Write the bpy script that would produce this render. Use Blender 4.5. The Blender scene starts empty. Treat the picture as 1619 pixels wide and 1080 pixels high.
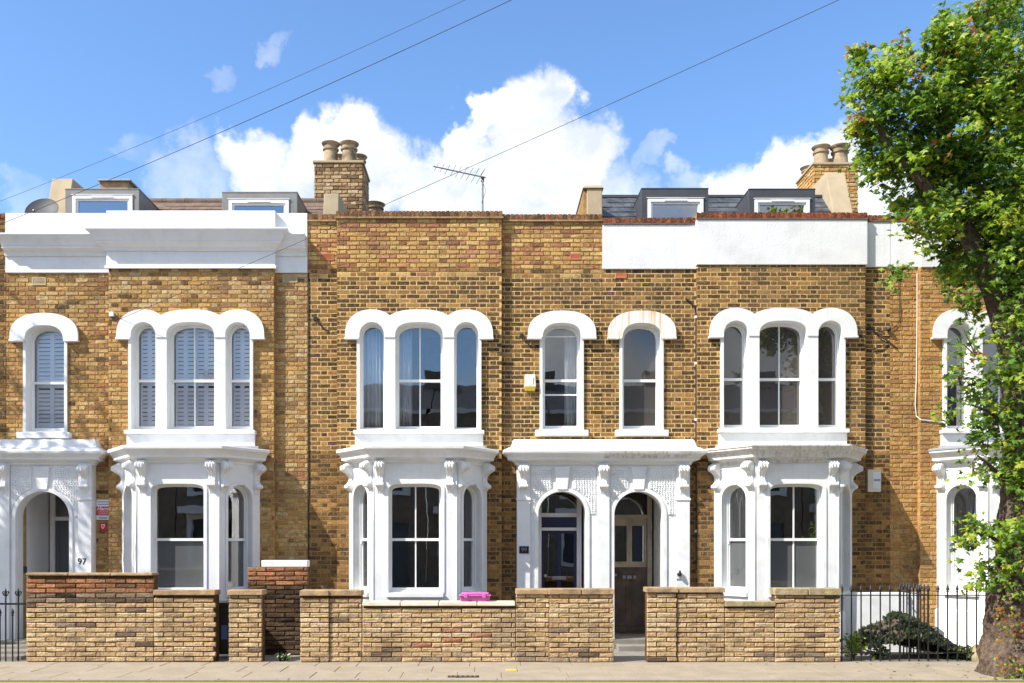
import bpy, bmesh, math, random
from mathutils import Vector, Matrix
from mathutils.geometry import tessellate_polygon

R = math.radians
# ---------------------------------------------------------------- survey: photo pixels <-> metres
F, VX, HY, D, H = 1496.0, 770.0, 858.0, 16.0, 1.79      # focal px, vanishing point, distance and height of the camera
def PX(px, y=0.0): return (px - VX) * (D + y) / F
def PZ(py, y=0.0): return H + (HY - py) * (D + y) / F

scene = bpy.context.scene
# ---------------------------------------------------------------- camera
cam_d = bpy.data.cameras.new('camera'); cam = bpy.data.objects.new('camera', cam_d)
scene.collection.objects.link(cam); scene.camera = cam
cam.location = (0, -D, H); cam.rotation_euler = (R(90), 0, 0)
cam_d.sensor_width = 36; cam_d.lens = F / 1619 * 36
cam_d.shift_x = (809.5 - VX) / 1619; cam_d.shift_y = (HY - 540) / 1619
cam_d.clip_start = 0.1; cam_d.clip_end = 3000

# ---------------------------------------------------------------- exposure, sun, sky
vs = scene.view_settings
vs.view_transform = 'Standard'; vs.look = 'None'; vs.gamma = 1; vs.use_curve_mapping = False
vs.exposure = 1.2
SUN = Vector((1.83, 1.0, -2.03)).normalized()
sun_d = bpy.data.lights.new('sun', 'SUN'); sun_d.energy = 3.4; sun_d.angle = R(0.5); sun_d.color = (1, 0.96, 0.90)
sun = bpy.data.objects.new('sun', sun_d); scene.collection.objects.link(sun)
sun.rotation_euler = SUN.to_track_quat('-Z', 'Y').to_euler(); sun.location = (-30, -20, 40)

def build_world():
    w = bpy.data.worlds.new('World'); scene.world = w; w.use_nodes = True
    nt = w.node_tree; N, L = nt.nodes, nt.links
    N.clear()
    out = N.new('ShaderNodeOutputWorld'); bg = N.new('ShaderNodeBackground')
    sky = N.new('ShaderNodeTexSky'); sky.sky_type = 'NISHITA'; sky.sun_disc = False
    sky.sun_elevation = math.asin(-SUN.z)
    sky.sun_rotation = math.atan2(-SUN.x, -SUN.y)
    sky.air_density = 1.0; sky.dust_density = 0.6; sky.ozone_density = 2.0
    bg.inputs['Strength'].default_value = 0.15
    tc = N.new('ShaderNodeTexCoord')
    def vm(op, a, b=None):
        n = N.new('ShaderNodeVectorMath'); n.operation = op
        for k, s in ((0, a), (1, b)):
            if s is None: continue
            if isinstance(s, (tuple, list, Vector)): n.inputs[k].default_value = tuple(s)
            else: L.new(s, n.inputs[k])
        return n
    def ma(op, a, b=None, c=None, clamp=False):
        n = N.new('ShaderNodeMath'); n.operation = op; n.use_clamp = clamp
        for k, s in ((0, a), (1, b), (2, c)):
            if s is None: continue
            if isinstance(s, (int, float)): n.inputs[k].default_value = s
            else: L.new(s, n.inputs[k])
        return n.outputs[0]
    def noise(vec, scale, detail, rough=0.55):
        n = N.new('ShaderNodeTexNoise'); n.inputs['Scale'].default_value = scale
        n.inputs['Detail'].default_value = detail; n.inputs['Roughness'].default_value = rough
        L.new(vec, n.inputs['Vector']); return n
    dirv = tc.outputs['Generated']
    # billowing warp of the directions, then rounded heaps of cloud
    nw = noise(dirv, 13, 6, 0.6)
    wv = vm('SUBTRACT', nw.outputs['Color'], (0.5, 0.5, 0.5))
    wv = vm('MULTIPLY', wv.outputs[0], (0.105, 0.105, 0.105))
    dw = vm('ADD', dirv, wv.outputs[0]).outputs[0]
    heaps = [(835, 198, 86, 1), (775, 175, 36, 1), (875, 180, 50, 1), (925, 250, 68, 1), (840, 275, 118, 1), (730, 215, 48, 1),
             (560, 232, 66, 1), (490, 248, 58, .95), (395, 255, 62, .85), (590, 280, 84, 1), (700, 305, 84, .95), (450, 305, 74, .85),
             (1170, 300, 70, .9), (1240, 268, 62, .95), (1296, 258, 56, .95), (1390, 330, 66, .85), (1320, 315, 72, .9),
             (290, 285, 80, .55), (412, 70, 30, .42), (355, 138, 28, .36), (1030, 250, 30, .5), (205, 232, 36, .36), (30, 310, 55, .45),
             (960, 330, 90, .7), (1080, 300, 50, .55)]
    lst = []
    for (px, py, r, s) in heaps:
        v = Vector(((px - VX), F, (HY - py))); l = v.length
        lst.append((v / l, r / l, s))
    acc = None
    for (c, r, s) in lst:
        dist = vm('DISTANCE', dw, c).outputs['Value']
        m = N.new('ShaderNodeMapRange'); m.interpolation_type = 'SMOOTHERSTEP'
        m.inputs['From Min'].default_value = r * 1.25; m.inputs['From Max'].default_value = r * 0.55
        m.inputs['To Min'].default_value = 0; m.inputs['To Max'].default_value = s
        L.new(dist, m.inputs['Value'])
        acc = m.outputs[0] if acc is None else ma('MAXIMUM', acc, m.outputs[0])
    # scattered cumulus carries on unseen around the sky, its cover raised for fill light
    ng = noise(dirv, 2.3, 3, 0.5)
    og = N.new('ShaderNodeMapRange'); og.interpolation_type = 'SMOOTHERSTEP'
    og.inputs['From Min'].default_value = 0.45; og.inputs['From Max'].default_value = 0.58
    L.new(ng.outputs['Fac'], og.inputs['Value'])
    ahead = N.new('ShaderNodeMapRange'); sp = N.new('ShaderNodeSeparateXYZ'); L.new(dirv, sp.inputs[0])
    ahead.inputs['From Min'].default_value = 0.62; ahead.inputs['From Max'].default_value = 0.50
    L.new(sp.outputs['Y'], ahead.inputs['Value'])
    acc = ma('MAXIMUM', acc, ma('MULTIPLY', og.outputs[0], ahead.outputs[0]))
    nd = noise(dirv, 26, 7, 0.56)
    dens = ma('ADD', acc, ma('MULTIPLY', ma('SUBTRACT', nd.outputs['Fac'], 0.5), 0.62))
    dr = N.new('ShaderNodeMapRange'); dr.interpolation_type = 'SMOOTHSTEP'
    dr.inputs['From Min'].default_value = 0.16; dr.inputs['From Max'].default_value = 1.12
    L.new(dens, dr.inputs['Value'])
    fac = ma('MULTIPLY', dr.outputs[0], 0.97)
    ns = noise(dw, 16, 7, 0.6)
    cr = N.new('ShaderNodeMapRange'); cr.inputs['From Min'].default_value = 0.32; cr.inputs['From Max'].default_value = 0.62
    L.new(ns.outputs['Fac'], cr.inputs['Value'])
    cc = N.new('ShaderNodeMix'); cc.data_type = 'RGBA'
    cc.inputs[6].default_value = (2.6, 2.75, 3.0, 1); cc.inputs[7].default_value = (3.7, 3.7, 3.65, 1)
    L.new(cr.outputs[0], cc.inputs[0])
    tint = N.new('ShaderNodeMix'); tint.data_type = 'RGBA'; tint.blend_type = 'MULTIPLY'; tint.inputs[0].default_value = 1
    tint.inputs[7].default_value = SKYT
    L.new(sky.outputs[0], tint.inputs[6])
    mx = N.new('ShaderNodeMix'); mx.data_type = 'RGBA'
    L.new(fac, mx.inputs[0]); L.new(tint.outputs[2], mx.inputs[6]); L.new(cc.outputs[2], mx.inputs[7])
    L.new(mx.outputs[2], bg.inputs['Color']); L.new(bg.outputs[0], out.inputs['Surface'])
SKYT = (0.53, 0.66, 0.79, 1)
build_world()

# ---------------------------------------------------------------- materials
def lin(c):
    return tuple(((x / 255) / 12.92 if x / 255 <= 0.04045 else ((x / 255 + 0.055) / 1.055) ** 2.4) for x in c)
MATS = {}
def mat(name, rgb, rough=0.75, var=0.12, vscale=6.0, bump=0.0, bscale=40.0, metal=0.0, spec=0.4, dirt=None, streak=None, attr=False, trans=0.0, scuff=None, soot=None):
    """rgb: linear base colour; var: amount of uneven tone; dirt=(rgb, scale, amount) patches; streak=(rgb, amount) vertical runs"""
    m = bpy.data.materials.new(name); m.use_nodes = True
    nt = m.node_tree; N, L = nt.nodes, nt.links
    b = N['Principled BSDF']; b.inputs['Roughness'].default_value = rough; b.inputs['Metallic'].default_value = metal
    b.inputs['Specular IOR Level'].default_value = spec
    geo = N.new('ShaderNodeNewGeometry'); pos = geo.outputs['Position']
    def noise(scale, detail=5, vec=None):
        n = N.new('ShaderNodeTexNoise'); n.inputs['Scale'].default_value = scale; n.inputs['Detail'].default_value = detail
        L.new(vec or pos, n.inputs['Vector']); return n.outputs['Fac']
    def rng(v, a, b_, c, d):
        r = N.new('ShaderNodeMapRange'); L.new(v, r.inputs['Value'])
        for k, x in (('From Min', a), ('From Max', b_), ('To Min', c), ('To Max', d)): r.inputs[k].default_value = x
        return r.outputs[0]
    def mix(f, a, c, mode='MIX'):
        x = N.new('ShaderNodeMix'); x.data_type = 'RGBA'; x.blend_type = mode
        for k, s in ((0, f), (6, a), (7, c)):
            if isinstance(s, (int, float)): x.inputs[k].default_value = s
            elif isinstance(s, tuple): x.inputs[k].default_value = s if len(s) == 4 else s + (1,)
            else: L.new(s, x.inputs[k])
        return x.outputs[2]
    if attr:
        a = N.new('ShaderNodeAttribute'); a.attribute_name = 'col'; col = a.outputs['Color']
    else:
        rg = N.new('ShaderNodeRGB'); rg.outputs[0].default_value = tuple(rgb) + (1,); col = rg.outputs[0]
    if var:
        f = rng(noise(vscale), 0.3, 0.7, 1 - var, 1 + var)
        cb = N.new('ShaderNodeCombineColor')
        for k in range(3): L.new(f, cb.inputs[k])
        col = mix(1.0, col, cb.outputs[0], 'MULTIPLY')
    if dirt:
        col = mix(rng(noise(dirt[1], 7), 0.52, 0.70, 0, dirt[2]), col, tuple(dirt[0]))
    if streak:
        mp = N.new('ShaderNodeMapping'); mp.inputs['Scale'].default_value = (14, 14, 0.9); L.new(pos, mp.inputs['Vector'])
        col = mix(rng(noise(1.6, 6, mp.outputs[0]), streak[2] if len(streak) > 2 else 0.5, (streak[2] if len(streak) > 2 else 0.5) + .2, 0, streak[1]), col, tuple(streak[0]))
    if soot:      # broad weathered drifts across a wall
        col = mix(rng(noise(soot[1], 4), 0.48, 0.68, 0, soot[2]), col, tuple(soot[0]))
    if scuff:
        col = mix(rng(noise(scuff[1], 6), 0.50, 0.66, 0, scuff[2]), col, tuple(scuff[0]))
    L.new(col, b.inputs['Base Color'])
    if bump:
        bp = N.new('ShaderNodeBump'); bp.inputs['Strength'].default_value = bump; bp.inputs['Distance'].default_value = 0.02
        L.new(noise(bscale, 6), bp.inputs['Height']); L.new(bp.outputs[0], b.inputs['Normal'])
    if trans:
        t = N.new('ShaderNodeBsdfTranslucent'); L.new(col, t.inputs[0]); s = N.new('ShaderNodeMixShader'); s.inputs[0].default_value = trans
        L.new(b.outputs[0], s.inputs[1]); L.new(t.outputs[0], s.inputs[2]); L.new(s.outputs[0], N['Material Output'].inputs[0])
    MATS[name] = m
    return m

def glass(name, refl=0.2, tint=(0.75, 0.8, 0.82), frost=None, rough=0.0):
    m = bpy.data.materials.new(name); m.use_nodes = True
    nt = m.node_tree; N, L = nt.nodes, nt.links
    N.remove(N['Principled BSDF'])
    t = N.new('ShaderNodeBsdfTransparent'); t.inputs[0].default_value = tint + (1,)
    g = N.new('ShaderNodeBsdfGlossy'); g.inputs['Roughness'].default_value = rough; g.inputs['Color'].default_value = (1, 1, 1, 1)
    geo = N.new('ShaderNodeNewGeometry'); n = N.new('ShaderNodeTexNoise'); n.inputs['Scale'].default_value = 1.7
    L.new(geo.outputs['Position'], n.inputs['Vector'])
    bp = N.new('ShaderNodeBump'); bp.inputs['Strength'].default_value = 0.035; bp.inputs['Distance'].default_value = 0.03
    L.new(n.outputs['Fac'], bp.inputs['Height']); L.new(bp.outputs[0], g.inputs['Normal'])
    base = t.outputs[0]
    if frost:
        d = N.new('ShaderNodeBsdfDiffuse'); d.inputs[0].default_value = tuple(frost) + (1,)
        fm = N.new('ShaderNodeMixShader'); fm.inputs[0].default_value = 0.85
        L.new(base, fm.inputs[1]); L.new(d.outputs[0], fm.inputs[2]); base = fm.outputs[0]
    lw = N.new('ShaderNodeFresnel'); lw.inputs['IOR'].default_value = 1.5
    ad = N.new('ShaderNodeMath'); ad.operation = 'ADD'; ad.inputs[1].default_value = refl; ad.use_clamp = True
    L.new(lw.outputs[0], ad.inputs[0])
    mx = N.new('ShaderNodeMixShader'); L.new(ad.outputs[0], mx.inputs[0]); L.new(base, mx.inputs[1]); L.new(g.outputs[0], mx.inputs[2])
    L.new(mx.outputs[0], N['Material Output'].inputs[0])
    MATS[name] = m
    return m

mat('white_paint', (0.77, 0.77, 0.755), 0.6, 0.04, 3, 0.12, 60, dirt=((0.50, 0.46, 0.39), 5.0, 0.22), streak=((0.50, 0.47, 0.41), 0.14, .54))
mat('white_stucco', (0.77, 0.77, 0.775), 0.65, 0.04, 3, 0.14, 90, dirt=((0.52, 0.51, 0.47), 4.5, 0.20), streak=((0.52, 0.51, 0.48), 0.14, .54))
mat('white_render', (0.74, 0.735, 0.72), 0.75, 0.05, 3, 0.25, 50, dirt=((0.50, 0.48, 0.44), 1.6, 0.40), streak=((0.50, 0.48, 0.43), 0.16, .52))
mat('stained_paint', (0.72, 0.70, 0.66), 0.65, 0.06, 3, 0.1, 60, dirt=((0.35, 0.32, 0.27), 3.5, 0.5), streak=((0.24, 0.21, 0.17), 0.6, .50))
mat('streaked_paint', (0.70, 0.68, 0.64), 0.65, 0.06, 3, 0.1, 60, dirt=((0.52, 0.48, 0.42), 4, 0.4), streak=((0.40, 0.36, 0.30), 0.6, .46))
mat('rusty_paint', (0.80, 0.79, 0.77), 0.6, 0.03, 3, 0.05, 60, streak=((0.66, 0.38, 0.10), 0.85, .46))
mat('sash_paint', (0.80, 0.80, 0.78), 0.4, 0.02, 4)
mat('brick', None, 0.9, 0.26, 34, 0.62, 60, spec=0.15, attr=True, dirt=((0.11, 0.08, 0.045), 13, 0.5), scuff=((0.40, 0.285, 0.15), 24, 0.34), soot=((0.10, 0.072, 0.045), 0.9, 0.38))
mat('garden_brick', None, 0.9, 0.26, 30, 0.9, 44, spec=0.15, attr=True, dirt=((0.17, 0.12, 0.075), 9, 0.55), soot=((0.17, 0.12, 0.075), 1.6, 0.5))
mat('leafmat', None, 0.45, 0.15, 12, spec=0.5, attr=True, trans=0.5)
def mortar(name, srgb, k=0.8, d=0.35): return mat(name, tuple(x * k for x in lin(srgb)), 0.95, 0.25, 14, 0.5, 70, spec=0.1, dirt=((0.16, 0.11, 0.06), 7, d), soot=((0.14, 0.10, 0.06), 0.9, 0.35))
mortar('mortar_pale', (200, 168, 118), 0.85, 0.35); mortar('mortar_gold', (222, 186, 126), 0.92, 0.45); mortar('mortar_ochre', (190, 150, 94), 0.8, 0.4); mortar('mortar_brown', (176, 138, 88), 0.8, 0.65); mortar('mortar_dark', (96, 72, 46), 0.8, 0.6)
mat('interior', (0.20, 0.185, 0.165), 0.9, 0.1)
mat('interior_pale', (0.30, 0.30, 0.30), 0.9, 0.1)
mat('curtain', (0.82, 0.82, 0.80), 0.9, 0.06, 5)
mat('shutter_paint', (0.90, 0.90, 0.89), 0.45, 0.02)
mat('zinc_grey', (0.20, 0.195, 0.185), 0.6, 0.12, 5, 0.15, 60, dirt=((0.28, 0.27, 0.25), 3, 0.3))
mat('lead_dark', (0.055, 0.058, 0.064), 0.55, 0.15, 4, 0.1, 30)
mat('slate', (0.06, 0.067, 0.08), 0.55, 0.55, 5, 0.4, 40, dirt=((0.14, 0.14, 0.12), 9, 0.6))
mat('roof_tile', (0.15, 0.10, 0.07), 0.85, 0.3, 5, 0.4, 40)
mat('lead_pale', (0.32, 0.33, 0.35), 0.5, 0.12, 4, 0.1, 30)
mat('sand_render', (0.42, 0.33, 0.21), 0.9, 0.10, 4, 0.25, 60, dirt=((0.36, 0.28, 0.18), 3, 0.4))
mat('clay_pot', (0.38, 0.28, 0.17), 0.8, 0.2, 6, 0.2, 40, dirt=((0.09, 0.07, 0.05), 4, 0.85))
mat('coping_stone', (0.36, 0.24, 0.13), 0.9, 0.25, 9, 0.5, 40, dirt=((0.12, 0.085, 0.05), 4, 0.6))
mat('pale_stone', (0.66, 0.58, 0.45), 0.85, 0.12, 8, 0.3, 50, dirt=((0.36, 0.28, 0.17), 4, 0.4))
mat('mossy_stone', (0.34, 0.27, 0.15), 0.95, 0.25, 9, 0.6, 40, dirt=((0.14, 0.13, 0.05), 5, 0.7))
mat('paving', (0.32, 0.262, 0.19), 0.9, 0.10, 3, 0.2, 60, dirt=((0.25, 0.20, 0.145), 1.2, 0.5), scuff=((0.17, 0.14, 0.10), 18, 0.25))
mat('paving_joint', (0.23, 0.185, 0.13), 0.95, 0.2, 8)
mat('asphalt', (0.055, 0.054, 0.052), 0.9, 0.2, 30, 0.6, 150)
mat('yellow_line', (0.75, 0.62, 0.08), 0.7, 0.12, 20)
mat('concrete', (0.22, 0.20, 0.17), 0.9, 0.15, 4, 0.3, 40, dirt=((0.16, 0.14, 0.11), 1.7, 0.5))
mat('earth', (0.10, 0.075, 0.05), 0.95, 0.3, 8, 0.8, 30)
mat('iron', (0.012, 0.012, 0.013), 0.45, 0.1, 8)
mat('cable', (0.02, 0.02, 0.02), 0.6, 0)
mat('cable_pale', (0.62, 0.58, 0.50), 0.6, 0)
mat('metal', (0.32, 0.32, 0.32), 0.4, 0.1, 8, metal=0.7)
mat('dish_grey', (0.045, 0.045, 0.05), 0.6, 0.1, 4)
mat('pink_plastic', (0.62, 0.14, 0.42), 0.4, 0.06, 5)
mat('cream_plastic', (0.74, 0.68, 0.55), 0.45, 0.05, 5)
mat('white_plastic', (0.80, 0.80, 0.80), 0.4, 0.02)
mat('yellow_plastic', (0.72, 0.52, 0.06), 0.45, 0.05)
mat('print_blue', (0.10, 0.16, 0.42), 0.6, 0)
mat('red_sign', (0.55, 0.035, 0.04), 0.45, 0.05)
mat('black_paint', (0.015, 0.015, 0.016), 0.4, 0)
mat('terracotta', (0.50, 0.16, 0.075), 0.85, 0.15, 8, 0.2)
mat('buff_clay', (0.48, 0.38, 0.24), 0.85, 0.15, 8, 0.2)
mat('door_grey', (0.10, 0.11, 0.125), 0.4, 0.05)
mat('door_blue', (0.022, 0.028, 0.075), 0.3, 0.08, 4)
mat('door_cream', (0.50, 0.42, 0.30), 0.55, 0.12, 5, dirt=((0.25, 0.18, 0.11), 3, 0.5))
mat('door_brown', (0.075, 0.052, 0.038), 0.5, 0.3, 4, dirt=((0.22, 0.16, 0.11), 3, 0.5))
mat('bark', (0.105, 0.074, 0.054), 0.95, 0.5, 22, 1.0, 46, spec=0.1, dirt=((0.035, 0.025, 0.02), 13, 0.85), streak=((0.22, 0.17, 0.13), 0.5))
mat('far_brick', (0.22, 0.17, 0.12), 0.9, 0.3, 4)
mat('bin_black', (0.03, 0.03, 0.033), 0.5, 0.2, 6)
glass('glass_upper', 0.06, (0.95, 0.96, 0.97)); glass('glass_shutter', 0.0, (0.99, 0.99, 1.0)); glass('glass_lower', 0.11, (0.7, 0.7, 0.7)); glass('glass_dormer', 0.22, (0.5, 0.55, 0.6))
glass('glass_frost', 0.07, (0.6, 0.62, 0.62), (0.115, 0.12, 0.12), 0.05)
glass('glass_frost_pale', 0.06, (0.8, 0.8, 0.8), (0.62, 0.64, 0.60), 0.1)
glass('glass_drab', 0.05, (0.7, 0.7, 0.7), (0.075, 0.066, 0.060))
glass('glass_door', 0.12, (0.5, 0.5, 0.52))

# ---------------------------------------------------------------- mesh building
COL = scene.collection
W = {}          # world location of every object (nothing that parents is rotated)
def link(name, data, parent=None, w=(0, 0, 0), rot=None, scale=None):
    o = bpy.data.objects.new(name, data); COL.objects.link(o)
    w = Vector(w); W[o.name] = w
    if parent is not None:
        o.parent = parent; o.location = w - W[parent.name]
    else: o.location = w
    if rot: o.rotation_euler = rot
    if scale: o.scale = scale
    return o
def thing(name, label, cat, loc, group=None):
    o = link(name, None, None, loc); o.empty_display_size = 0.2
    o['label'] = label; o['category'] = cat
    if group: o['group'] = group
    return o
def tag(o, label, cat, group=None):
    o['label'] = label; o['category'] = cat
    if group: o['group'] = group
    return o

class MB:
    def __init__(s): s.v = []; s.f = []; s.c = []; s.M = None; s.color = None
    def add(s, vs_, fs):
        n = len(s.v)
        if s.M is not None: vs_ = [s.M @ Vector(p) for p in vs_]
        s.v += [tuple(p) for p in vs_]
        for f in fs:
            s.f.append(tuple(i + n for i in f)); s.c.append(s.color)
    def box(s, x0, x1, y0, y1, z0, z1):
        s.add([(x0, y0, z0), (x1, y0, z0), (x1, y1, z0), (x0, y1, z0), (x0, y0, z1), (x1, y0, z1), (x1, y1, z1), (x0, y1, z1)],
              [(0, 1, 5, 4), (1, 2, 6, 5), (2, 3, 7, 6), (3, 0, 4, 7), (4, 5, 6, 7), (3, 2, 1, 0)])
        return s
    def hexa(s, a, b):          # two quads of four points
        s.add(list(a) + list(b), [(0, 1, 2, 3), (7, 6, 5, 4), (0, 4, 5, 1), (1, 5, 6, 2), (2, 6, 7, 3), (3, 7, 4, 0)]); return s
    def plate(s, loops, y0, y1, back=True):
        pts = [p for l in loops for p in l]; n = len(pts)
        tris = tessellate_polygon([[Vector((x, z, 0)) for x, z in l] for l in loops])
        vs_ = [(x, y0, z) for x, z in pts] + [(x, y1, z) for x, z in pts]
        fs = [tuple(t) for t in tris]
        if back: fs += [(t[2] + n, t[1] + n, t[0] + n) for t in tris]
        k = 0
        for l in loops:
            m = len(l)
            for i in range(m):
                j = (i + 1) % m; fs.append((k + i, k + j, k + j + n, k + i + n))
            k += m
        s.add(vs_, fs); return s
    def sweep(s, path, prof, cap=True, closed=False):
        """path: plan points (x, y) walked so that 'outward' lies on the right hand; prof: (outward, z)"""
        P = [Vector((p[0], p[1])) for p in path]; n = len(P); rings = []
        for i in range(n):
            if closed: a, b = P[i] - P[i - 1], P[(i + 1) % n] - P[i]
            else: a = P[i] - P[i - 1] if i else P[1] - P[0]; b = P[i + 1] - P[i] if i < n - 1 else a
            a.normalize(); b.normalize()
            na, nb = Vector((a.y, -a.x)), Vector((b.y, -b.x)); m = na + nb
            m = m / max(m.dot(na), 0.2)
            rings.append([(P[i].x + m.x * o, P[i].y + m.y * o, z) for o, z in prof])
        k = len(prof); vs_ = [p for r in rings for p in r]; fs = []
        for i in range(n if closed else n - 1):
            j = (i + 1) % n
            for q in range(k - 1): fs.append((i * k + q, j * k + q, j * k + q + 1, i * k + q + 1))
        if cap and not closed: fs += [tuple(range(k)), tuple((n - 1) * k + q for q in reversed(range(k)))]
        s.add(vs_, fs); return s
    def tube(s, pts, r, n=6, cap=True):
        pts = [Vector(p) for p in pts]; rr = r if isinstance(r, (list, tuple)) else [r] * len(pts)
        up = Vector((0.31, 0.17, 0.93)); vs_ = []; fs = []
        for i, p in enumerate(pts):
            t = (pts[min(i + 1, len(pts) - 1)] - pts[max(i - 1, 0)]).normalized()
            a = t.cross(up)
            if a.length < 0.05: a = t.cross(Vector((1, 0, 0)))
            a.normalize(); b = t.cross(a)
            for k in range(n):
                g = 2 * math.pi * k / n; vs_.append(p + (a * math.cos(g) + b * math.sin(g)) * rr[i])
        for i in range(len(pts) - 1):
            for k in range(n):
                j = (k + 1) % n; fs.append((i * n + k, i * n + j, (i + 1) * n + j, (i + 1) * n + k))
        if cap: fs += [tuple(range(n)), tuple((len(pts) - 1) * n + k for k in reversed(range(n)))]
        s.add(vs_, fs); return s
    def lathe(s, prof, c, n=20):
        vs_ = []; fs = []; m = len(prof)
        for r, z in prof:
            for k in range(n):
                g = 2 * math.pi * k / n; vs_.append((c[0] + r * math.cos(g), c[1] + r * math.sin(g), c[2] + z))
        for i in range(m - 1):
            for k in range(n):
                j = (k + 1) % n; fs.append((i * n + k, i * n + j, (i + 1) * n + j, (i + 1) * n + k))
        fs += [tuple(reversed(range(n))), tuple((m - 1) * n + k for k in range(n))]
        s.add(vs_, fs); return s
    def mesh(s, name, material, smooth=35, fix=True):
        me = bpy.data.meshes.new(name); me.from_pydata(s.v, [], s.f)
        if s.c and s.c[0] is not None:
            at = me.attributes.new('col', 'FLOAT_COLOR', 'FACE')
            at.data.foreach_set('color', [x for c in s.c for x in (c[0], c[1], c[2], 1.0)])
        if fix:
            bm = bmesh.new(); bm.from_mesh(me); bmesh.ops.remove_doubles(bm, verts=bm.verts, dist=2e-5)
            bmesh.ops.recalc_face_normals(bm, faces=bm.faces); bm.to_mesh(me); bm.free()
        if smooth:
            me.shade_smooth(); me.set_sharp_from_angle(angle=R(smooth))
        me.materials.append(MATS[material]); return me
    def build(s, name, material, parent=None, smooth=35, bevel=0.0, kind=None, fix=True):
        o = link(name, s.mesh(name, material, smooth, fix), parent)
        if bevel:
            b = o.modifiers.new('bevel', 'BEVEL'); b.width = bevel; b.segments = 2; b.limit_method = 'ANGLE'; b.angle_limit = R(40)
            b.harden_normals = False
        if kind: o['kind'] = kind
        return o
def box(name, material, parent, x0, x1, y0, y1, z0, z1, bevel=0.0):
    return MB().box(x0, x1, y0, y1, z0, z1).build(name, material, parent, 0 if not bevel else 35, bevel)

def arc(cx, zs, hw, rise, n=2.0, seg=18, a0=math.pi, a1=0.0):
    """superelliptic arch from left springing to right"""
    out = []
    for i in range(seg + 1):
        a = a0 + (a1 - a0) * i / seg; c, s_ = math.cos(a), math.sin(a)
        out.append((cx + hw * math.copysign(abs(c) ** (2 / n), c), zs + rise * abs(s_) ** (2 / n)))
    return out
def arched(cx, hw, zb, zt, rise, n=2.0, seg=18):
    return [(cx - hw, zb)] + arc(cx, zt - rise, hw, rise, n, seg) + [(cx + hw, zb)]

# ---------------------------------------------------------------- bricks
K = 0.88
def palette(rows, sat=0.90, calm=0.2):
    out = []
    for c, w in rows:
        l = lin(c); g = .3 * l[0] + .6 * l[1] + .1 * l[2]; out.append((tuple((g + (x - g) * sat) * K for x in l), w))
    t = sum(w for _, w in out); m = [sum(c[k] * w for c, w in out) / t for k in range(3)]
    return [(tuple(c[k] + (m[k] - c[k]) * calm for k in range(3)), w) for c, w in out]
PAL = {
 'gold': palette([((206, 158, 82), 4), ((192, 142, 68), 3.4), ((216, 176, 106), 2.8), ((174, 124, 62), 2), ((140, 98, 56), .6), ((188, 132, 78), 1), ((124, 92, 56), .4), ((158, 92, 62), .3)]),
 'pale': palette([((204, 166, 104), 4), ((188, 148, 86), 3), ((214, 184, 130), 2.5), ((166, 122, 68), 2), ((142, 100, 60), 1), ((150, 92, 64), .6)]),
 'dark': palette([((82, 60, 34), 3), ((102, 74, 38), 3), ((132, 96, 48), 2.6), ((158, 114, 54), 1.8), ((68, 52, 36), 2.4), ((178, 132, 66), 1), ((92, 58, 36), .7)]),
 'mid': palette([((112, 80, 42), 2.4), ((142, 102, 50), 3), ((166, 120, 58), 3), ((86, 64, 38), 2), ((188, 140, 70), 1.6), ((72, 54, 36), 1)]),
 'new': palette([((212, 164, 84), 4), ((222, 182, 104), 3), ((196, 140, 72), 2.2), ((184, 118, 82), 1.2), ((156, 94, 70), 1.2), ((200, 138, 94), 1.3), ((132, 76, 60), .5)]),
 'amber': palette([((200, 148, 72), 4), ((188, 134, 62), 3), ((210, 164, 90), 2.5), ((170, 118, 56), 1.6), ((196, 146, 90), 1)]),
 'sand': palette([((204, 174, 128), 3.4), ((198, 166, 118), 3), ((190, 156, 108), 2.2), ((212, 186, 144), 2.0), ((182, 146, 102), 1.2), ((194, 158, 112), 1.4)], .92, .35),
 'orange': palette([((166, 108, 66), 3), ((148, 94, 58), 2.5), ((180, 124, 78), 2), ((118, 76, 52), 1.6), ((88, 60, 44), 1)]),
 'redpatch': palette([((184, 126, 96), 1), ((172, 116, 88), 1)]),
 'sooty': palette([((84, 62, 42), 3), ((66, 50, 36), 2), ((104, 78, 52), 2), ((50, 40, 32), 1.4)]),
 'ash': palette([((150, 128, 104), 2), ((120, 98, 78), 2), ((176, 150, 116), 1.5), ((92, 74, 60), 1)]),
 'redcope': palette([((142, 66, 46), 3), ((122, 54, 40), 2.4), ((164, 82, 56), 2), ((96, 48, 38), 1.4)]),
 'browncope': palette([((134, 92, 56), 3), ((110, 72, 44), 2.4), ((160, 114, 70), 2), ((84, 58, 40), 1.6), ((150, 84, 52), 1)]),
 'stack': palette([((196, 166, 124), 3), ((178, 144, 100), 3), ((152, 116, 78), 2.4), ((210, 188, 150), 2), ((116, 88, 62), 1.5), ((164, 116, 84), .6)]),
 'stackgold': palette([((214, 168, 94), 3), ((198, 150, 78), 3), ((222, 184, 116), 2), ((178, 128, 66), 2)]),
}
def pick(rng, pal):
    p = PAL[pal]; t = rng.random() * sum(w for _, w in p)
    for i, (c, w) in enumerate(p):
        t -= w
        if t <= 0: return i
    return len(p) - 1
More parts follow.
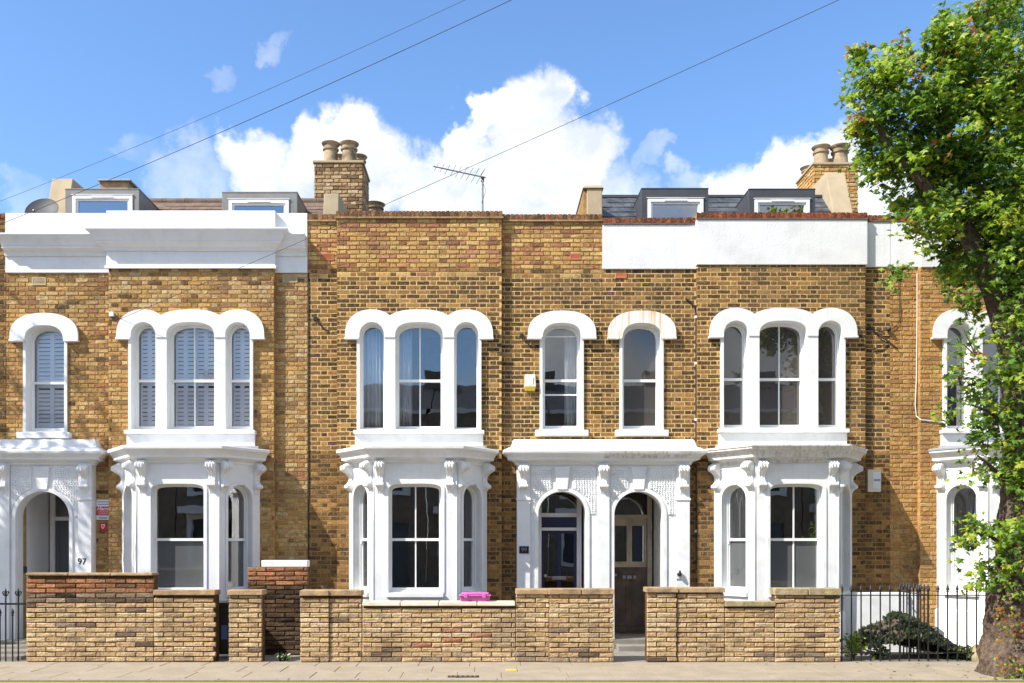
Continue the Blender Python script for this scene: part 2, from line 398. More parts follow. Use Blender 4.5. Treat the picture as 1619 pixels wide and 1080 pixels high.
def brick_geo(mb, cx, cz, w, h, y, rng, back=0.022, inset=0.005, proud=0.004, jit=0.0018, yj=None):
    yj = jit if yj is None else yj
    j = lambda a: rng.uniform(-a, a)
    hw, hh = w / 2, h / 2
    co = [(-hw, -hh), (hw, -hh), (hw, hh), (-hw, hh)]
    ci = [(-hw + inset, -hh + inset), (hw - inset, -hh + inset), (hw - inset, hh - inset), (-hw + inset, hh - inset)]
    v = [(cx + a, y + back, cz + b) for a, b in co] + [(cx + a + j(jit), y + j(yj), cz + b + j(jit)) for a, b in co] + \
        [(cx + a + j(jit), y - proud + j(yj * 1.4), cz + b + j(jit)) for a, b in ci]
    f = []
    for k in range(4):
        l = (k + 1) % 4
        f += [(k, l, l + 4, k + 4), (k + 4, l + 4, l + 8, k + 8)]
    f.append((8, 9, 10, 11)); mb.add(v, f)
BCACHE = {}
def brick_mesh(w, h, pal, ci, var, style, material):
    key = (round(w, 3), round(h, 3), pal, ci, var, style)
    if key not in BCACHE:
        mb = MB(); mb.color = PAL[pal][ci][0]; rng = random.Random(hash((var, ci, round(w, 3))) & 0xffff)
        brick_geo(mb, 0, 0, w, h, 0, rng, **STYLE[style]); BCACHE[key] = mb.mesh('brick', material, 0, False)
    return BCACHE[key]
STYLE = {'wall': dict(inset=0.005, proud=0.003, jit=0.0028), 'flush': dict(inset=0.004, proud=0.0016, jit=0.0026, back=0.02, yj=0.0004), 'garden': dict(back=0.03, inset=0.009, proud=0.009, jit=0.0045), 'stack': dict(back=0.03, inset=0.008, proud=0.006, jit=0.004)}

def lay(x0, x1, z0, z1, y, excl, palf, seed, joint=0.016, pitch=0.075, bond='flemish', unit=0.225):
    """bricks of one stretch of wall, cut at the ends and at the openings"""
    rng = random.Random(seed); out = []; h = pitch - joint; row = 0; z = z0
    while z + h * 0.6 < z1:
        hh = min(h, z1 - z)
        seq = [unit, unit / 2] if bond == 'flemish' else [unit]
        off = (unit * 0.75 if bond == 'flemish' else unit / 2) if row % 2 else 0
        x = x0 - off; k = 0
        while x < x1 - 0.02:
            L_ = seq[k % len(seq)] if bond != 'rubble' else unit * rng.choice((.7, .8, .9, 1, 1, 1.1, 1.25)); a, b = max(x, x0), min(x + L_ - joint, x1); k += 1; x += L_
            ivs = [(a, b)]
            for (e0, e1, f0, f1) in excl:
                if z + hh > f0 + 0.004 and z < f1 - 0.004:
                    nx = []
                    for (p, q) in ivs:
                        if q <= e0 or p >= e1: nx.append((p, q)); continue
                        if p < e0: nx.append((p, e0))
                        if q > e1: nx.append((e1, q))
                    ivs = nx
            for (p, q) in ivs:
                if q - p < 0.025: continue
                pal = palf((p + q) / 2, z + hh / 2, rng)
                out.append(((p + q) / 2, z + hh / 2, q - p, hh, y + rng.uniform(-0.002, 0.0) * (.7 if joint == .016 else 3), pal, pick(rng, pal)))
        z += pitch; row += 1
    return out

def place_bricks(bricks, parent, rest_parent, limit=300, style='wall', material='brick', seed=1, rest_name='brickwork', ok=None):
    """the bricks that show largest become parts of their own, the rest one joined part"""
    rng = random.Random(seed)
    full = max(b[2] for b in bricks) - 0.004 if bricks else 0
    fullh = max(b[3] for b in bricks) - 0.003
    idx = [i for i, b in enumerate(bricks) if b[3] >= fullh and b[2] >= 0.06 and (ok is None or ok(b))]
    idx.sort(key=lambda i: -bricks[i][2] / ((bricks[i][4] + D) ** 2 + bricks[i][0] ** 2 * .2 + (bricks[i][1] - 2.5) ** 2 * .3) ** .5)
    sel = set(idx[:limit])
    for i in sel:
        b = bricks[i]
        link('brick', brick_mesh(b[2], b[3], b[5], b[6], rng.randrange(4), style, material), parent, (b[0], b[4], b[1]))
    rest = [b for i, b in enumerate(bricks) if i not in sel]
    if rest:
        mb = MB()
        for b in rest:
            mb.color = PAL[b[5]][b[6]][0]; brick_geo(mb, b[0], b[1], b[2], b[3], b[4], rng, **STYLE[style])
        mb.build(rest_name, material, rest_parent, 0, kind='stuff', fix=False)

# ---------------------------------------------------------------- ground, pavement, road
YW = -1.80          # face of the garden walls
YK = -3.62          # kerb line
def structure(o): o['kind'] = 'structure'; return o
structure(MB().box(-400, 400, -400, 900, -0.40, -0.055).build('ground', 'earth', None, 0))
structure(MB().box(-60, 60, -12.0, YK - 0.002, -0.20, -0.03).build('road', 'asphalt', None, 0))
yl = box('yellow_line', 'yellow_line', None, -60, 60, YK - 0.22, YK - 0.11, -0.03, -0.0255); structure(yl)
yl2 = box('yellow_line', 'yellow_line', None, -60, 60, YK - 0.42, YK - 0.31, -0.03, -0.0255); structure(yl2)
pave = structure(MB().box(-60, 60, YK + 0.14, YW + 0.02, -0.25, -0.008).build('pavement', 'paving_joint', None, 0))
kerb = structure(MB().box(-60, 60, YK, YK + 0.135, -0.25, -0.012).build('kerb', 'paving', None, 0))
rng = random.Random(3)
slabs = {}
def slab_mesh(w, d, v, material='paving', nm='paving_slab'):
    k = (round(w, 3), round(d, 3), v, material)
    if k not in slabs:
        mb = MB(); i = 0.006; r = random.Random(v)
        z = [r.uniform(-0.003, 0.0015) for _ in range(4)]
        mb.add([(-w/2, -d/2, -0.03), (w/2, -d/2, -0.03), (w/2, d/2, -0.03), (-w/2, d/2, -0.03),
                (-w/2, -d/2, -0.005), (w/2, -d/2, -0.005), (w/2, d/2, -0.005), (-w/2, d/2, -0.005),
                (-w/2+i, -d/2+i, z[0]), (w/2-i, -d/2+i, z[1]), (w/2-i, d/2-i, z[2]), (-w/2+i, d/2-i, z[3])],
               [(0,1,5,4),(1,2,6,5),(2,3,7,6),(3,0,4,7),(4,5,9,8),(5,6,10,9),(6,7,11,10),(7,4,8,11),(8,9,10,11)])
        slabs[k] = mb.mesh(nm, material, 0, False)
    return slabs[k]
ya = YK + 0.145
for r_, dpt in enumerate((0.60, 0.60, 0.50)):
    x = -8.8 + (0.38 if r_ % 2 else 0)
    while x < 10.6:
        w = (0.90, 0.75, 0.60)[rng.randrange(3)]
        link('paving_slab', slab_mesh(w - 0.008, dpt - 0.008, rng.randrange(5)), pave, (x + w / 2, ya + dpt / 2, 0)); x += w
    ya += dpt
x = -9.0
while x < 10.8:
    link('kerb_stone', slab_mesh(0.906, 0.127, rng.randrange(5), 'paving', 'kerb_stone'), kerb, (x + 0.455, YK + 0.068, 0)); x += 0.914
gard = structure(MB().box(-60, 60, YW + 0.02, 0.3, -0.25, -0.004).build('front_garden_ground', 'concrete', None, 0))

# ---------------------------------------------------------------- shared architectural parts
YP, YR = 0.0, 0.10        # projecting and recessed planes of the terrace front
def corbel(parent, M, w=0.15, h=0.54, d=0.19, paint='white_paint'):
    """scrolled console bracket: big volute on top, small one below, three ribs on the face"""
    mb = MB(); mb.M = M
    prof = []
    nseg = 30
    for i in range(nseg + 1):
        t = i / nseg; z = -h * t
        top = math.exp(-((t - 0.17) / 0.15) ** 2); mid = 0.30 * (1 - t); bot = 0.52 * math.exp(-((t - 0.72) / 0.11) ** 2)
        o = d * min(1.0, max(top, 0) * 0.95 + mid * 0.55 + bot * 0.9 + 0.05)
        if t > 0.93: o *= max(0.0, (1 - t) / 0.07)
        prof.append((o, z))
    cols = 13; vs_ = []; fs = []
    for i, (o, z) in enumerate(prof):
        t = i / nseg
        for k in range(cols):
            u = k / (cols - 1); rib = abs(math.sin(u * math.pi * 3)) ** 0.6
            edge = min(1, min(u, 1 - u) * 9)
            ww = w * (1.0 - 0.34 * t + 0.16 * math.exp(-((t - 0.76) / 0.08) ** 2))
            vs_.append(((u - 0.5) * ww, -(o * (0.72 + 0.28 * rib) * (0.55 + 0.45 * edge)) if 0 < k < cols - 1 else -o * 0.35, z))
    for i in range(nseg):
        for k in range(cols - 1):
            a = i * cols + k; fs.append((a, a + 1, a + cols + 1, a + cols))
    n = len(vs_)
    for i, (o, z) in enumerate(prof):      # sides run back to the wall
        t = i / nseg; ww = w * (1.0 - 0.28 * t)
        vs_ += [(-ww / 2, 0.01, z), (ww / 2, 0.01, z)]
    for i in range(nseg):
        a = i * cols; fs.append((a, a + cols, n + 2 * i + 2, n + 2 * i))
        b = i * cols + cols - 1; fs.append((b, n + 2 * i + 1, n + 2 * i + 3, b + cols))
    fs.append(tuple(range(cols)) + (n + 1, n))
    mb.add(vs_, fs)
    # volute rolls across the bracket
    for (t, rr, ln) in ((0.17, 0.052, w * 0.53), (0.73, 0.034, w * 0.46)):
        o = d * (0.78 if t < .5 else 0.46); zc = -h * t
        pts = [(-ln, -o + rr * .55, zc), (-ln * .9, -o + rr * .55, zc), (ln * .9, -o + rr * .55, zc), (ln, -o + rr * .55, zc)]
        mb.tube(pts, [rr * .6, rr, rr, rr * .6], 12)
    return mb.build('corbel', paint, parent, 50)

def sash_light(win, cx, hw, zb, zt, rise, n, y, zm, bar=True, M=None, pane_up='glass_upper', pane_lo='glass_upper', fw=0.05, extra_bars=()):
    """box frame, upper and lower pane, meeting rail and glazing bar of one sash window"""
    def b(): m = MB(); m.M = M; return m
    outer = arched(cx, hw + 0.012, zb - 0.012, zt + 0.012, rise, n); inner = arched(cx, hw - fw, zb + 0.075, zt - fw, max(rise - fw * .6, .02), n)
    b().plate([outer, inner], y, y + 0.05).build('sash_frame', 'sash_paint', win, 35, 0.004)
    b().plate([arched(cx, hw + 0.012, zb - 0.012, zt + 0.012, rise, n), arched(cx, hw - fw * .55, zb + 0.03, zt - fw * .55, max(rise - fw * .3, .02), n)], y - 0.035, y + 0.001).build('box_frame', 'sash_paint', win, 35, 0.004)
    b().box(cx - hw + fw * .7, cx + hw - fw * .7, y - 0.012, y + 0.04, zm - 0.022, zm + 0.022).build('meeting_rail', 'sash_paint', win, 0)
    for s_ in (-1, 1):
        xh = cx + s_ * (hw - fw * 0.75)
        b().box(xh - 0.012, xh + 0.012, y - 0.02, y + 0.02, zm - 0.075, zm - 0.018).build('sash_horn', 'sash_paint', win, 0)
    xi = hw - fw
    if bar:
        b().box(cx - 0.011, cx + 0.011, y + 0.004, y + 0.034, zm + 0.02, zt - fw + 0.004).build('glazing_bar', 'sash_paint', win, 0)
        b().box(cx - 0.011, cx + 0.011, y + 0.012, y + 0.040, zb + 0.07, zm - 0.02).build('glazing_bar', 'sash_paint', win, 0)
    for (zz) in extra_bars:
        b().box(cx - xi - .004, cx + xi + .004, y + 0.006, y + 0.036, zz - 0.012, zz + 0.012).build('glazing_bar', 'sash_paint', win, 0)
    up = [(cx - xi - .006, zm)] + arc(cx, zt - fw - max(rise - fw * .6, .02), xi + .006, max(rise - fw * .6, .02) + .006, n) + [(cx + xi + .006, zm)]
    b().plate([up], y + 0.018, y + 0.022).build('pane', pane_up, win, 0)
    lo = [(cx - xi - .006, zb + 0.07), (cx - xi - .006, zm), (cx + xi + .006, zm), (cx + xi + .006, zb + 0.07)]
    b().plate([lo], y + 0.028, y + 0.032).build('pane', pane_lo, win, 0)

SLATS = {}
def shutters(win, cx, hw, zb, zt, y, cols, zm):
    """plantation shutters: stiles, rails and tilted slats"""
    x0, x1 = cx - hw + 0.05, cx + hw - 0.05; w = (x1 - x0) / cols
    for c in range(cols):
        a, b = x0 + c * w, x0 + (c + 1) * w
        for (p, q) in ((zb + 0.07, zm - 0.02), (zm + 0.02, zt - 0.03)):
            o = [(a, p), (b, p), (b, q), (a, q)]; st = 0.035
            i_ = [(a + st, p + 0.05), (b - st, p + 0.05), (b - st, q - 0.05), (a + st, q - 0.05)]
            MB().plate([o, i_], y, y + 0.028).build('shutter_frame', 'shutter_paint', win, 0)
            k = round(b - a - 2 * st, 3)
            if k not in SLATS:
                m = MB(); m.hexa([(-k/2, -0.016, -0.029), (k/2, -0.016, -0.029), (k/2, -0.010, -0.031), (-k/2, -0.010, -0.031)],
                                 [(-k/2, 0.010, 0.031), (k/2, 0.010, 0.031), (k/2, 0.016, 0.029), (-k/2, 0.016, 0.029)])
                SLATS[k] = m.mesh('slat', 'shutter_paint', 0)
            z = p + 0.085
            while z < q - 0.07:
                link('slat', SLATS[k], win, ((a + b) / 2, y + 0.014, z)); z += 0.070

def curtain(win, x0, x1, zb, zt, y, folds, material='curtain', amp=0.035):
    n = folds * 8; vs_ = []; fs = []; rng_ = random.Random(int(x0 * 100))
    for k in range(n + 1):
        u = k / n; x = x0 + (x1 - x0) * u
        for j, z in enumerate((zb, zt)):
            yy = y + amp * math.sin(u * folds * 2 * math.pi + 0.6 * math.sin(u * 9)) * (1.0 if j == 0 else 0.7)
            vs_.append((x + (0.01 * math.sin(k) if j == 0 else 0), yy, z))
    for k in range(n): fs.append((2 * k, 2 * k + 2, 2 * k + 3, 2 * k + 1))
    m = MB(); m.add(vs_, fs); o = m.build('curtain', material, win, 60)
    s_ = o.modifiers.new('cloth', 'SOLIDIFY'); s_.thickness = 0.004
    return o

def room(house, x0, x1, y0, y1, z0, z1, material='interior'):
    m = MB(); t = 0.05
    m.add([(x0, y0, z0), (x1, y0, z0), (x1, y1, z0), (x0, y1, z0), (x0, y0, z1), (x1, y0, z1), (x1, y1, z1), (x0, y1, z1)],
          [(0, 1, 2, 3), (1, 2, 6, 5), (2, 3, 7, 6), (3, 0, 4, 7), (4, 5, 6, 7)])
    return m.build('room', material, house, 0, fix=False)

def single_window(house, cx, y, dz=0.0, paint='white_paint', hood='white_paint', shut=False, curt=None, bar=False, extra=(), pane='glass_upper'):
    zh0, zh1 = 5.25 + dz, 5.70 + dz       # hood
    zb, zt = 3.70 + dz, 5.49 + dz
    win_out = [(cx - .375, zb - .02), (cx - .375, zh0), (cx - .53, zh0), (cx - .53, zh0 + .05)] + arc(cx, zh0 + .06, .53, .36, 2.4, 24)[1:-1] + \
              [(cx + .53, zh0 + .05), (cx + .53, zh0), (cx + .375, zh0), (cx + .375, zb - .02)]
    opening = arched(cx, .325, zb, zt, .25, 2.5, 20)
    win = MB().plate([win_out, opening], y - .035, y + .24).build('window', paint, house, 35, 0.006)
    # hood mould
    o = [(cx - .578, zh0), (cx - .578, zh0 + .05)] + arc(cx, zh0 + .06, .578, zh1 - zh0 - .06, 2.35, 28)[1:-1] + [(cx + .578, zh0 + .05), (cx + .578, zh0)]
    i_ = [(cx + .327, zh0)] + list(reversed(arc(cx, zt - .25, .327, .252, 2.5, 20))) + [(cx - .327, zh0)]
    hm = MB().plate([o + i_], y - .085, y - .034).build('hood_mould', hood, win, 35, 0.012)
    for s_ in (-1, 1):
        a, b = sorted((cx + s_ * .585, cx + s_ * .34))
        box('label_stop', hood, win, a, b, y - .105, y - .01, zh0 - .035, zh0 - .001, 0.005)
    box('sill', paint, win, cx - .45, cx + .45, y - .115, y + .02, zb - .125, zb - .021, 0.012)
    zm = 4.55 + dz
    sash_light(win, cx, .325, zb, zt, .25, 2.5, y + .16, zm, bar, None, pane, pane, extra_bars=extra)
    if shut: shutters(win, cx, .325, zb, zt - .02, y + .235, 2, zm)
    if curt:
        for (a, b, f) in curt: curtain(win, cx + a, cx + b, zb + .03, zt + .02, y + .33, f)
    room(house, cx - .8, cx + .8, y + .26, y + 2.6, zb - .8, zt + .4)
    return (cx - .35, cx + .35, zb - .03, zt + .04)

def triple_window(house, cx, y, dz=0.0, paint='white_paint', shut=False, curt=None, bars=True, side_rail=True, pane='glass_upper'):
    zh0, zh1 = 5.245 + dz, 5.715 + dz; zb, zt = 3.70 + dz, 5.50 + dz
    def scallop(gr=0.0):
        arcs = [(-.80, .445 + gr, zh1 - zh0 - .05, 2.2), (0, .64, zh1 - zh0 - .05, 2.6), (.80, .445 + gr, zh1 - zh0 - .05, 2.2)]
        def hgt(k, x):
            c, a, b, n = arcs[k]; u = abs(x - c) / a
            return -1 if u >= 1 else b * (1 - u ** n) ** (1 / n)
        pts = []
        for k, (c, a, b, n) in enumerate(arcs):
            for (px, pz) in arc(c, 0, a, b, n, 36):
                if all(hgt(m_, px) <= pz + 1e-6 for m_ in range(3) if m_ != k): pts.append((cx + px, zh0 + .05 + pz))
        return pts
    def shrink(p, f):  # pulled in a little behind the hood
        return [(cx + (x - cx) * .975, zh0 + (z - zh0) * f) for x, z in p]
    holes = [arched(cx - .795, .205, zb, zt, .205, 2, 16), arched(cx, .40, zb, zt, .22, 2.6, 20), arched(cx + .795, .205, zb, zt, .205, 2, 16)]
    sc = scallop()
    outl = [(cx - 1.05, zb - .02), (cx - 1.05, zh0), (cx - 1.21, zh0)] + shrink(sc, .95) + [(cx + 1.21, zh0), (cx + 1.05, zh0), (cx + 1.05, zb - .02)]
    win = MB().plate([outl] + holes, y - .066, y + .24).build('window', paint, house, 35, 0.006)
    def inn(c, hw, rise, n): return [(c + hw + .002, zh0)] + list(reversed(arc(c, zt - rise, hw + .002, rise + .002, n, 18))) + [(c - hw - .002, zh0)]
    hood = [(cx - 1.246, zh0)] + sc + [(cx + 1.246, zh0)] + inn(cx + .795, .205, .205, 2) + inn(cx, .40, .22, 2.6) + inn(cx - .795, .205, .205, 2)
    MB().plate([hood], y - .082, y - .065).build('hood_mould', paint, win, 35, 0.010)
    for s_ in (-1, 1):
        a, b = sorted((cx + s_ * 1.255, cx + s_ * 1.01))
        box('label_stop', paint, win, a, b, y - .105, y - .01, zh0 - .035, zh0 - .001, 0.005)
    box('sill', paint, win, cx - 1.10, cx + 1.10, y - .13, y + .02, zb - .085, zb - .021, 0.010)
    MB().plate([[(cx - 1.08, zb - .30), (cx + 1.08, zb - .30), (cx + 1.08, zb - .086), (cx - 1.08, zb - .086)]], y - .055, y + .02).build('apron', paint, win, 35, 0.006)
    zm = 4.55 + dz
    for (c, hw, rise, n, bar) in ((cx - .795, .205, .205, 2, False), (cx, .40, .22, 2.6, bars), (cx + .795, .205, .205, 2, False)):
        if bar or side_rail or hw > .3:
            sash_light(win, c, hw, zb, zt, rise, n, y + .16, zm, bar, None, pane, pane, fw=.045)
        else:
            MB().plate([arched(c, hw + .012, zb - .012, zt + .012, rise, n), arched(c, hw - .035, zb + .05, zt - .035, rise - .03, n)], y + .14, y + .19).build('sash_frame', 'sash_paint', win, 35, .004)
            MB().plate([arched(c, hw - .03, zb + .045, zt - .03, rise - .025, n)], y + .17, y + .174).build('pane', pane, win, 0)
        if shut: shutters(win, c, hw, zb, zt - .02, y + .235, 4 if hw > .3 else 2, zm)
    if curt:
        for (a, b, f) in curt: curtain(win, cx + a, cx + b, zb + .03, zt + .02, y + .34, f)
    room(house, cx - 1.5, cx + 1.5, y + .26, y + 3.0, zb - .8, zt + .4)
    return (cx - 1.02, cx + 1.02, zb - .28, zt + .04)

def bay_window(house, cx, y, paint='white_paint', bars=True, top='stained', up='glass_lower', lo='glass_lower', soot=False, side_lo=None, roof=None):
    hw, HW, dep = .67, 1.17, .70
    zt, zc = 3.13, 3.36
    A = [Vector((cx - HW, y)), Vector((cx - hw, y - dep)), Vector((cx + hw, y - dep)), Vector((cx + HW, y))]
    faces = []
    for i in range(3):
        p, q = A[i], A[i + 1]; t = (q - p); L_ = t.length; t.normalize(); n = Vector((-t.y, t.x))
        if n.y > 0 and i == 1: n = -n
        m = (p + q) / 2
        inward = Vector((-t.y, t.x))     # left of walking direction = into the house
        M = Matrix(((t.x, inward.x, 0, m.x), (t.y, inward.y, 0, m.y), (0, 0, 1, 0), (0, 0, 0, 1)))
        faces.append((M, L_))
    body = MB()
    zb, zo = .98, 2.74
    wins = []
    for i, (M, L_) in enumerate(faces):
        body.M = M; e = L_ / 2
        if i == 1: o = arched(0, .425, zb, zo, .12, 3.6, 22); ow, rise, nn = .425, .12, 3.6
        else: o = arched(0, .25, zb, zo, .24, 2.1, 16); ow, rise, nn = .25, .24, 2.1
        ins = .14 * math.tan(R(27))      # mitre of the inner face
        body.plate([[(-e, -.1), (e, -.1), (e, zt + .05), (-e, zt + .05)], o], 0, .20)
        wins.append((M, ow, rise, nn))
    body.M = None
    bay = body.build('bay_window', paint, house, 35, 0.010)
    for i, (M, ow, rise, nn) in enumerate(wins):
        zm = 1.84
        slo = lo if i == 1 or side_lo is None else side_lo
        sash_light(bay, 0, ow, zb, zo, rise, nn, .14, zm, bars and i == 1, M, up, slo, fw=.04)
        b = MB(); b.M = M
        b.box(-ow - .04, ow + .04, -.055, .08, zb - .075, zb - .004).build('sill', paint, bay, 35, .008)
        # moulded architrave round the opening
        b = MB(); b.M = M
        op = arched(0, ow + .055, zb + .001, zo + .055, rise + .04, nn, 18); ip = arched(0, ow + .002, zb + .001, zo + .002, rise, nn, 18)
        b.plate([op + list(reversed(ip))], -.016, .001).build('architrave', paint, bay, 35, .005)
    # entablature, cornice and lead flat
    path = [(p.x, p.y) for p in A]
    prof = [(-.02, 3.08), (.025, 3.08), (.03, 3.115), (.075, 3.15), (.14, 3.165), (.145, 3.205), (.155, 3.215), (.175, 3.25), (.215, 3.275), (.235, 3.29), (.24, 3.33), (.225, 3.345), (-.02, 3.372)]
    MB().sweep(path, prof).build('cornice', 'streaked_paint' if soot else paint, bay, 35, .003)
    if soot or roof == 'lead':
        MB().sweep(path, [(.20, 3.330), (.252, 3.325), (.256, 3.352), (.22, 3.362), (-.02, 3.392)]).build('cornice_capping', 'stained_paint' if soot else 'lead_pale', bay, 35)
    fl = MB(); z0_, z1_ = 3.365, 3.425
    e = .20
    fl.hexa([(cx - HW + .02, y + .01, z0_), (cx - hw + .03, y - dep + .03, z0_), (cx + hw - .03, y - dep + .03, z0_), (cx + HW - .02, y + .01, z0_)],
            [(cx - HW + .02, y + .01, z1_), (cx - hw + .03, y - dep + .25, z1_ - .02), (cx + hw - .03, y - dep + .25, z1_ - .02), (cx + HW - .02, y + .01, z1_)])
    fl.build('bay_roof', 'lead_pale' if roof == 'lead' else paint, bay, 0)
    plinth = [(.0, -.12), (.05, -.12), (.05, .62), (.035, .66), (.0, .68)]
    MB().sweep(path, plinth).build('plinth', paint, bay, 35, .004)
    # corbels: two on the front, two on each splay
    for i, (M, L_) in enumerate(faces):
        for s_ in (-1, 1):
            u = s_ * (L_ / 2 - (.105 if i == 1 else .085))
            corbel(bay, M @ Matrix.Translation((u, 0, 3.12)), paint=paint)
    room(house, cx - 1.3, cx + 1.3, y + .262, y + 3.2, 0.1, 3.3)
    return (cx - HW + .03, cx + HW - .03, -.3, 3.40)

def half_porch(house, xm, sgn, s_out, o0, o1, y, paint='white_paint', soot=False, recess=.8, centre=True, zfloor=.16):
    """one door's half of a double porch: pilasters, arch with rusticated spandrels, corbels and cornice"""
    X = lambda s_: xm + sgn * s_
    yf = y - .15; zt = 3.13; zo = 2.65
    cxo = (o0 + o1) / 2; hw = (o1 - o0) / 2
    def fl(pts): return [(X(a), z) for a, z in pts]
    outl = [(.001, -.2), (.001, zt + .02), (s_out, zt + .02), (s_out, -.2), (o1, -.2)] + list(reversed(arc(cxo, zo - hw * .95, hw, hw * .95, 2.0, 26))) + [(o0, -.2)]
    porch = MB().plate([fl(outl)], yf, y + .10).build('porch', paint, house, 35, .008)
    # archivolt
    oa = [(o0 - .062, zfloor)] + arc(cxo, zo - hw * .95, hw + .062, hw * .95 + .062, 2, 26) + [(o1 + .062, zfloor)]
    ia = [(o0 - .002, zfloor)] + arc(cxo, zo - hw * .95, hw + .002, hw * .95 + .002, 2, 26) + [(o1 + .002, zfloor)]
    MB().plate([fl(oa + list(reversed(ia)))], yf - .022, yf + .001).build('archivolt', paint, porch, 35, .006)
    # pilasters
    p0, p1 = s_out - .225, s_out
    a, b = sorted((X(p0), X(p1 - .001)))
    box('pilaster', paint, porch, a, b, yf - .045, yf + .001, -.05, zt, .006)
    box('pilaster_band', paint, porch, a - .012, b + .012, yf - .06, yf + .001, 2.50, 2.535, .004)
    corbel(porch, Matrix.Translation(((a + b) / 2, yf - .045, 3.10)), .17, .50, .15, paint)
    if centre:
        c0, c1 = sorted((X(-.105), X(.105)))
        box('pilaster', paint, porch, c0, c1, yf - .045, yf + .002, -.05, zt, .006)
        corbel(porch, Matrix.Translation((xm, yf - .045, 3.10)), .17, .50, .15, paint)
    # keystone
    k0, k1 = cxo - .085, cxo + .085
    MB().plate([fl([(k0, zo + .03), (k1, zo + .03), (k1 + .045, 3.07), (k0 - .045, 3.07)])], yf - .035, yf + .001).build('keystone', paint, porch, 35, .006)
    # spandrel panels with worm-eaten rustication
    lo, hi = o0 - .0, o1 + .0
    zs = zo - hw * .95
    for side in (-1, 1):
        e = (.115 if side < 0 else p0 - .01)
        k = (k0 - .055 if side < 0 else k1 + .055)
        pts = []
        for i in range(0, 14):
            aa = math.pi - math.pi * .5 * i / 13 if side < 0 else math.pi * .5 * i / 13
            px, pz = cxo + (hw + .085) * math.cos(aa), zs + (hw * .95 + .085) * math.sin(aa)
            if (side < 0 and e < px < k) or (side > 0 and k < px < e): pts.append((px, pz))
        if len(pts) < 2: continue
        kk = k - .04 * (1 if side < 0 else -1)
        poly = [(e, pts[0][1])] + pts + [(pts[-1][0], pts[-1][1]), (kk, 3.06), (e, 3.06)]
        poly = [p for i, p in enumerate(poly) if i == 0 or (abs(p[0] - poly[i - 1][0]) + abs(p[1] - poly[i - 1][1])) > 1e-4]
        panel = MB().plate([fl(poly)], yf - .014, yf + .001).build('spandrel_panel', paint, porch, 35, .003)
        rg = random.Random(int(abs(xm) * 100) + side); lump = MB()
        x_a, x_b = min(p[0] for p in poly), max(p[0] for p in poly)
        z_a, z_b = min(p[1] for p in poly), 3.05
        zz = z_a + .02
        while zz < z_b - .01:
            xx = x_a + .025 + rg.uniform(0, .015)
            while xx < x_b - .015:
                d_ = math.hypot((xx - cxo) / (hw + .10), (zz - zs) / (hw * .95 + .10))
                if d_ > 1.0 and (xx < k - .02 if side < 0 else xx > k + .02):
                    r_ = rg.uniform(.009, .016); st = []
                    for q in range(6): st.append((X(xx) + r_ * math.cos(q * 1.047) * rg.uniform(.8, 1.5), yf - .013, zz + r_ * math.sin(q * 1.047)))
                    st += [(X(xx) + (p[0] - X(xx)) * .55, yf - .030, zz + (p[2] - zz) * .55) for p in st[:6]]
                    lump.add(st, [(q, (q + 1) % 6, (q + 1) % 6 + 6, q + 6) for q in range(6)] + [(6, 7, 8, 9, 10, 11)])
                xx += .045
            zz += .036
        if lump.v: lump.build('rustication', paint, panel, 0, kind='stuff', fix=False)
    # cornice with sloped blocking course
    prof = [(-.02, 3.10), (.03, 3.10), (.04, 3.135), (.09, 3.165), (.15, 3.18), (.155, 3.215), (.19, 3.25), (.23, 3.275), (.24, 3.31), (.225, 3.33), (.10, 3.40), (.07, 3.50), (.05, 3.525), (-.02, 3.53)]
    pth = [(X(s_out + .0), y + .02), (X(s_out + .0), yf), (X(.001), yf)] if sgn < 0 else [(X(.001), yf), (X(s_out), yf), (X(s_out), y + .02)]
    MB().sweep(pth, prof).build('cornice', paint, porch, 35, .003)
    if soot:
        pr2 = [(.158, 3.200), (.165, 3.222), (.198, 3.250), (.238, 3.272), (.250, 3.310), (.233, 3.338)]
        MB().sweep(pth, pr2, cap=False).build('stained_fillet', 'stained_paint', porch, 35)
    xa, xb = sorted((X(.002), X(s_out - .002)))
    box('porch_roof', paint, porch, xa, xb, yf + .01, y + .02, 3.36, 3.529)
    # recess behind the arch
    q0, q1 = sorted((X(o0 - .03), X(o1 + .03))); ya, yb = y + .09, y + .09 + recess
    m = MB()
    m.add([(q0, ya, zfloor), (q1, ya, zfloor), (q1, yb + .1, zfloor), (q0, yb + .1, zfloor), (q0, ya, 2.76), (q1, ya, 2.76), (q1, yb + .1, 2.76), (q0, yb + .1, 2.76)],
          [(1, 2, 6, 5), (3, 0, 4, 7), (4, 5, 6, 7)])
    m.build('porch_lining', paint, porch, 0, fix=False)
    box('porch_floor', 'concrete', porch, q0, q1, yf - .02, yb + .1, -.1, zfloor)
    box('step', 'concrete', porch, q0 + .05, q1 - .05, yf - .34, yf - .022, -.1, zfloor * .55, .008)
    return (q0 + .005, q1 - .005, yb, (min(X(.02), X(s_out - .02)), max(X(.02), X(s_out - .02)), -.3, 3.50))

def wall_plate(house, x0, x1, z0, z1, y, holes, material, name='wall', md=.006):
    loops = [[(x0, z0), (x1, z0), (x1, z1), (x0, z1)]]
    for (a, b, c, d) in holes:
        loops.append([(max(a, x0 + .004), max(c, z0 + .01)), (min(b, x1 - .004), max(c, z0 + .01)), (min(b, x1 - .004), d), (max(a, x0 + .004), d)])
    return MB().plate(loops, y + md, y + .26).build(name, material, house, 0)

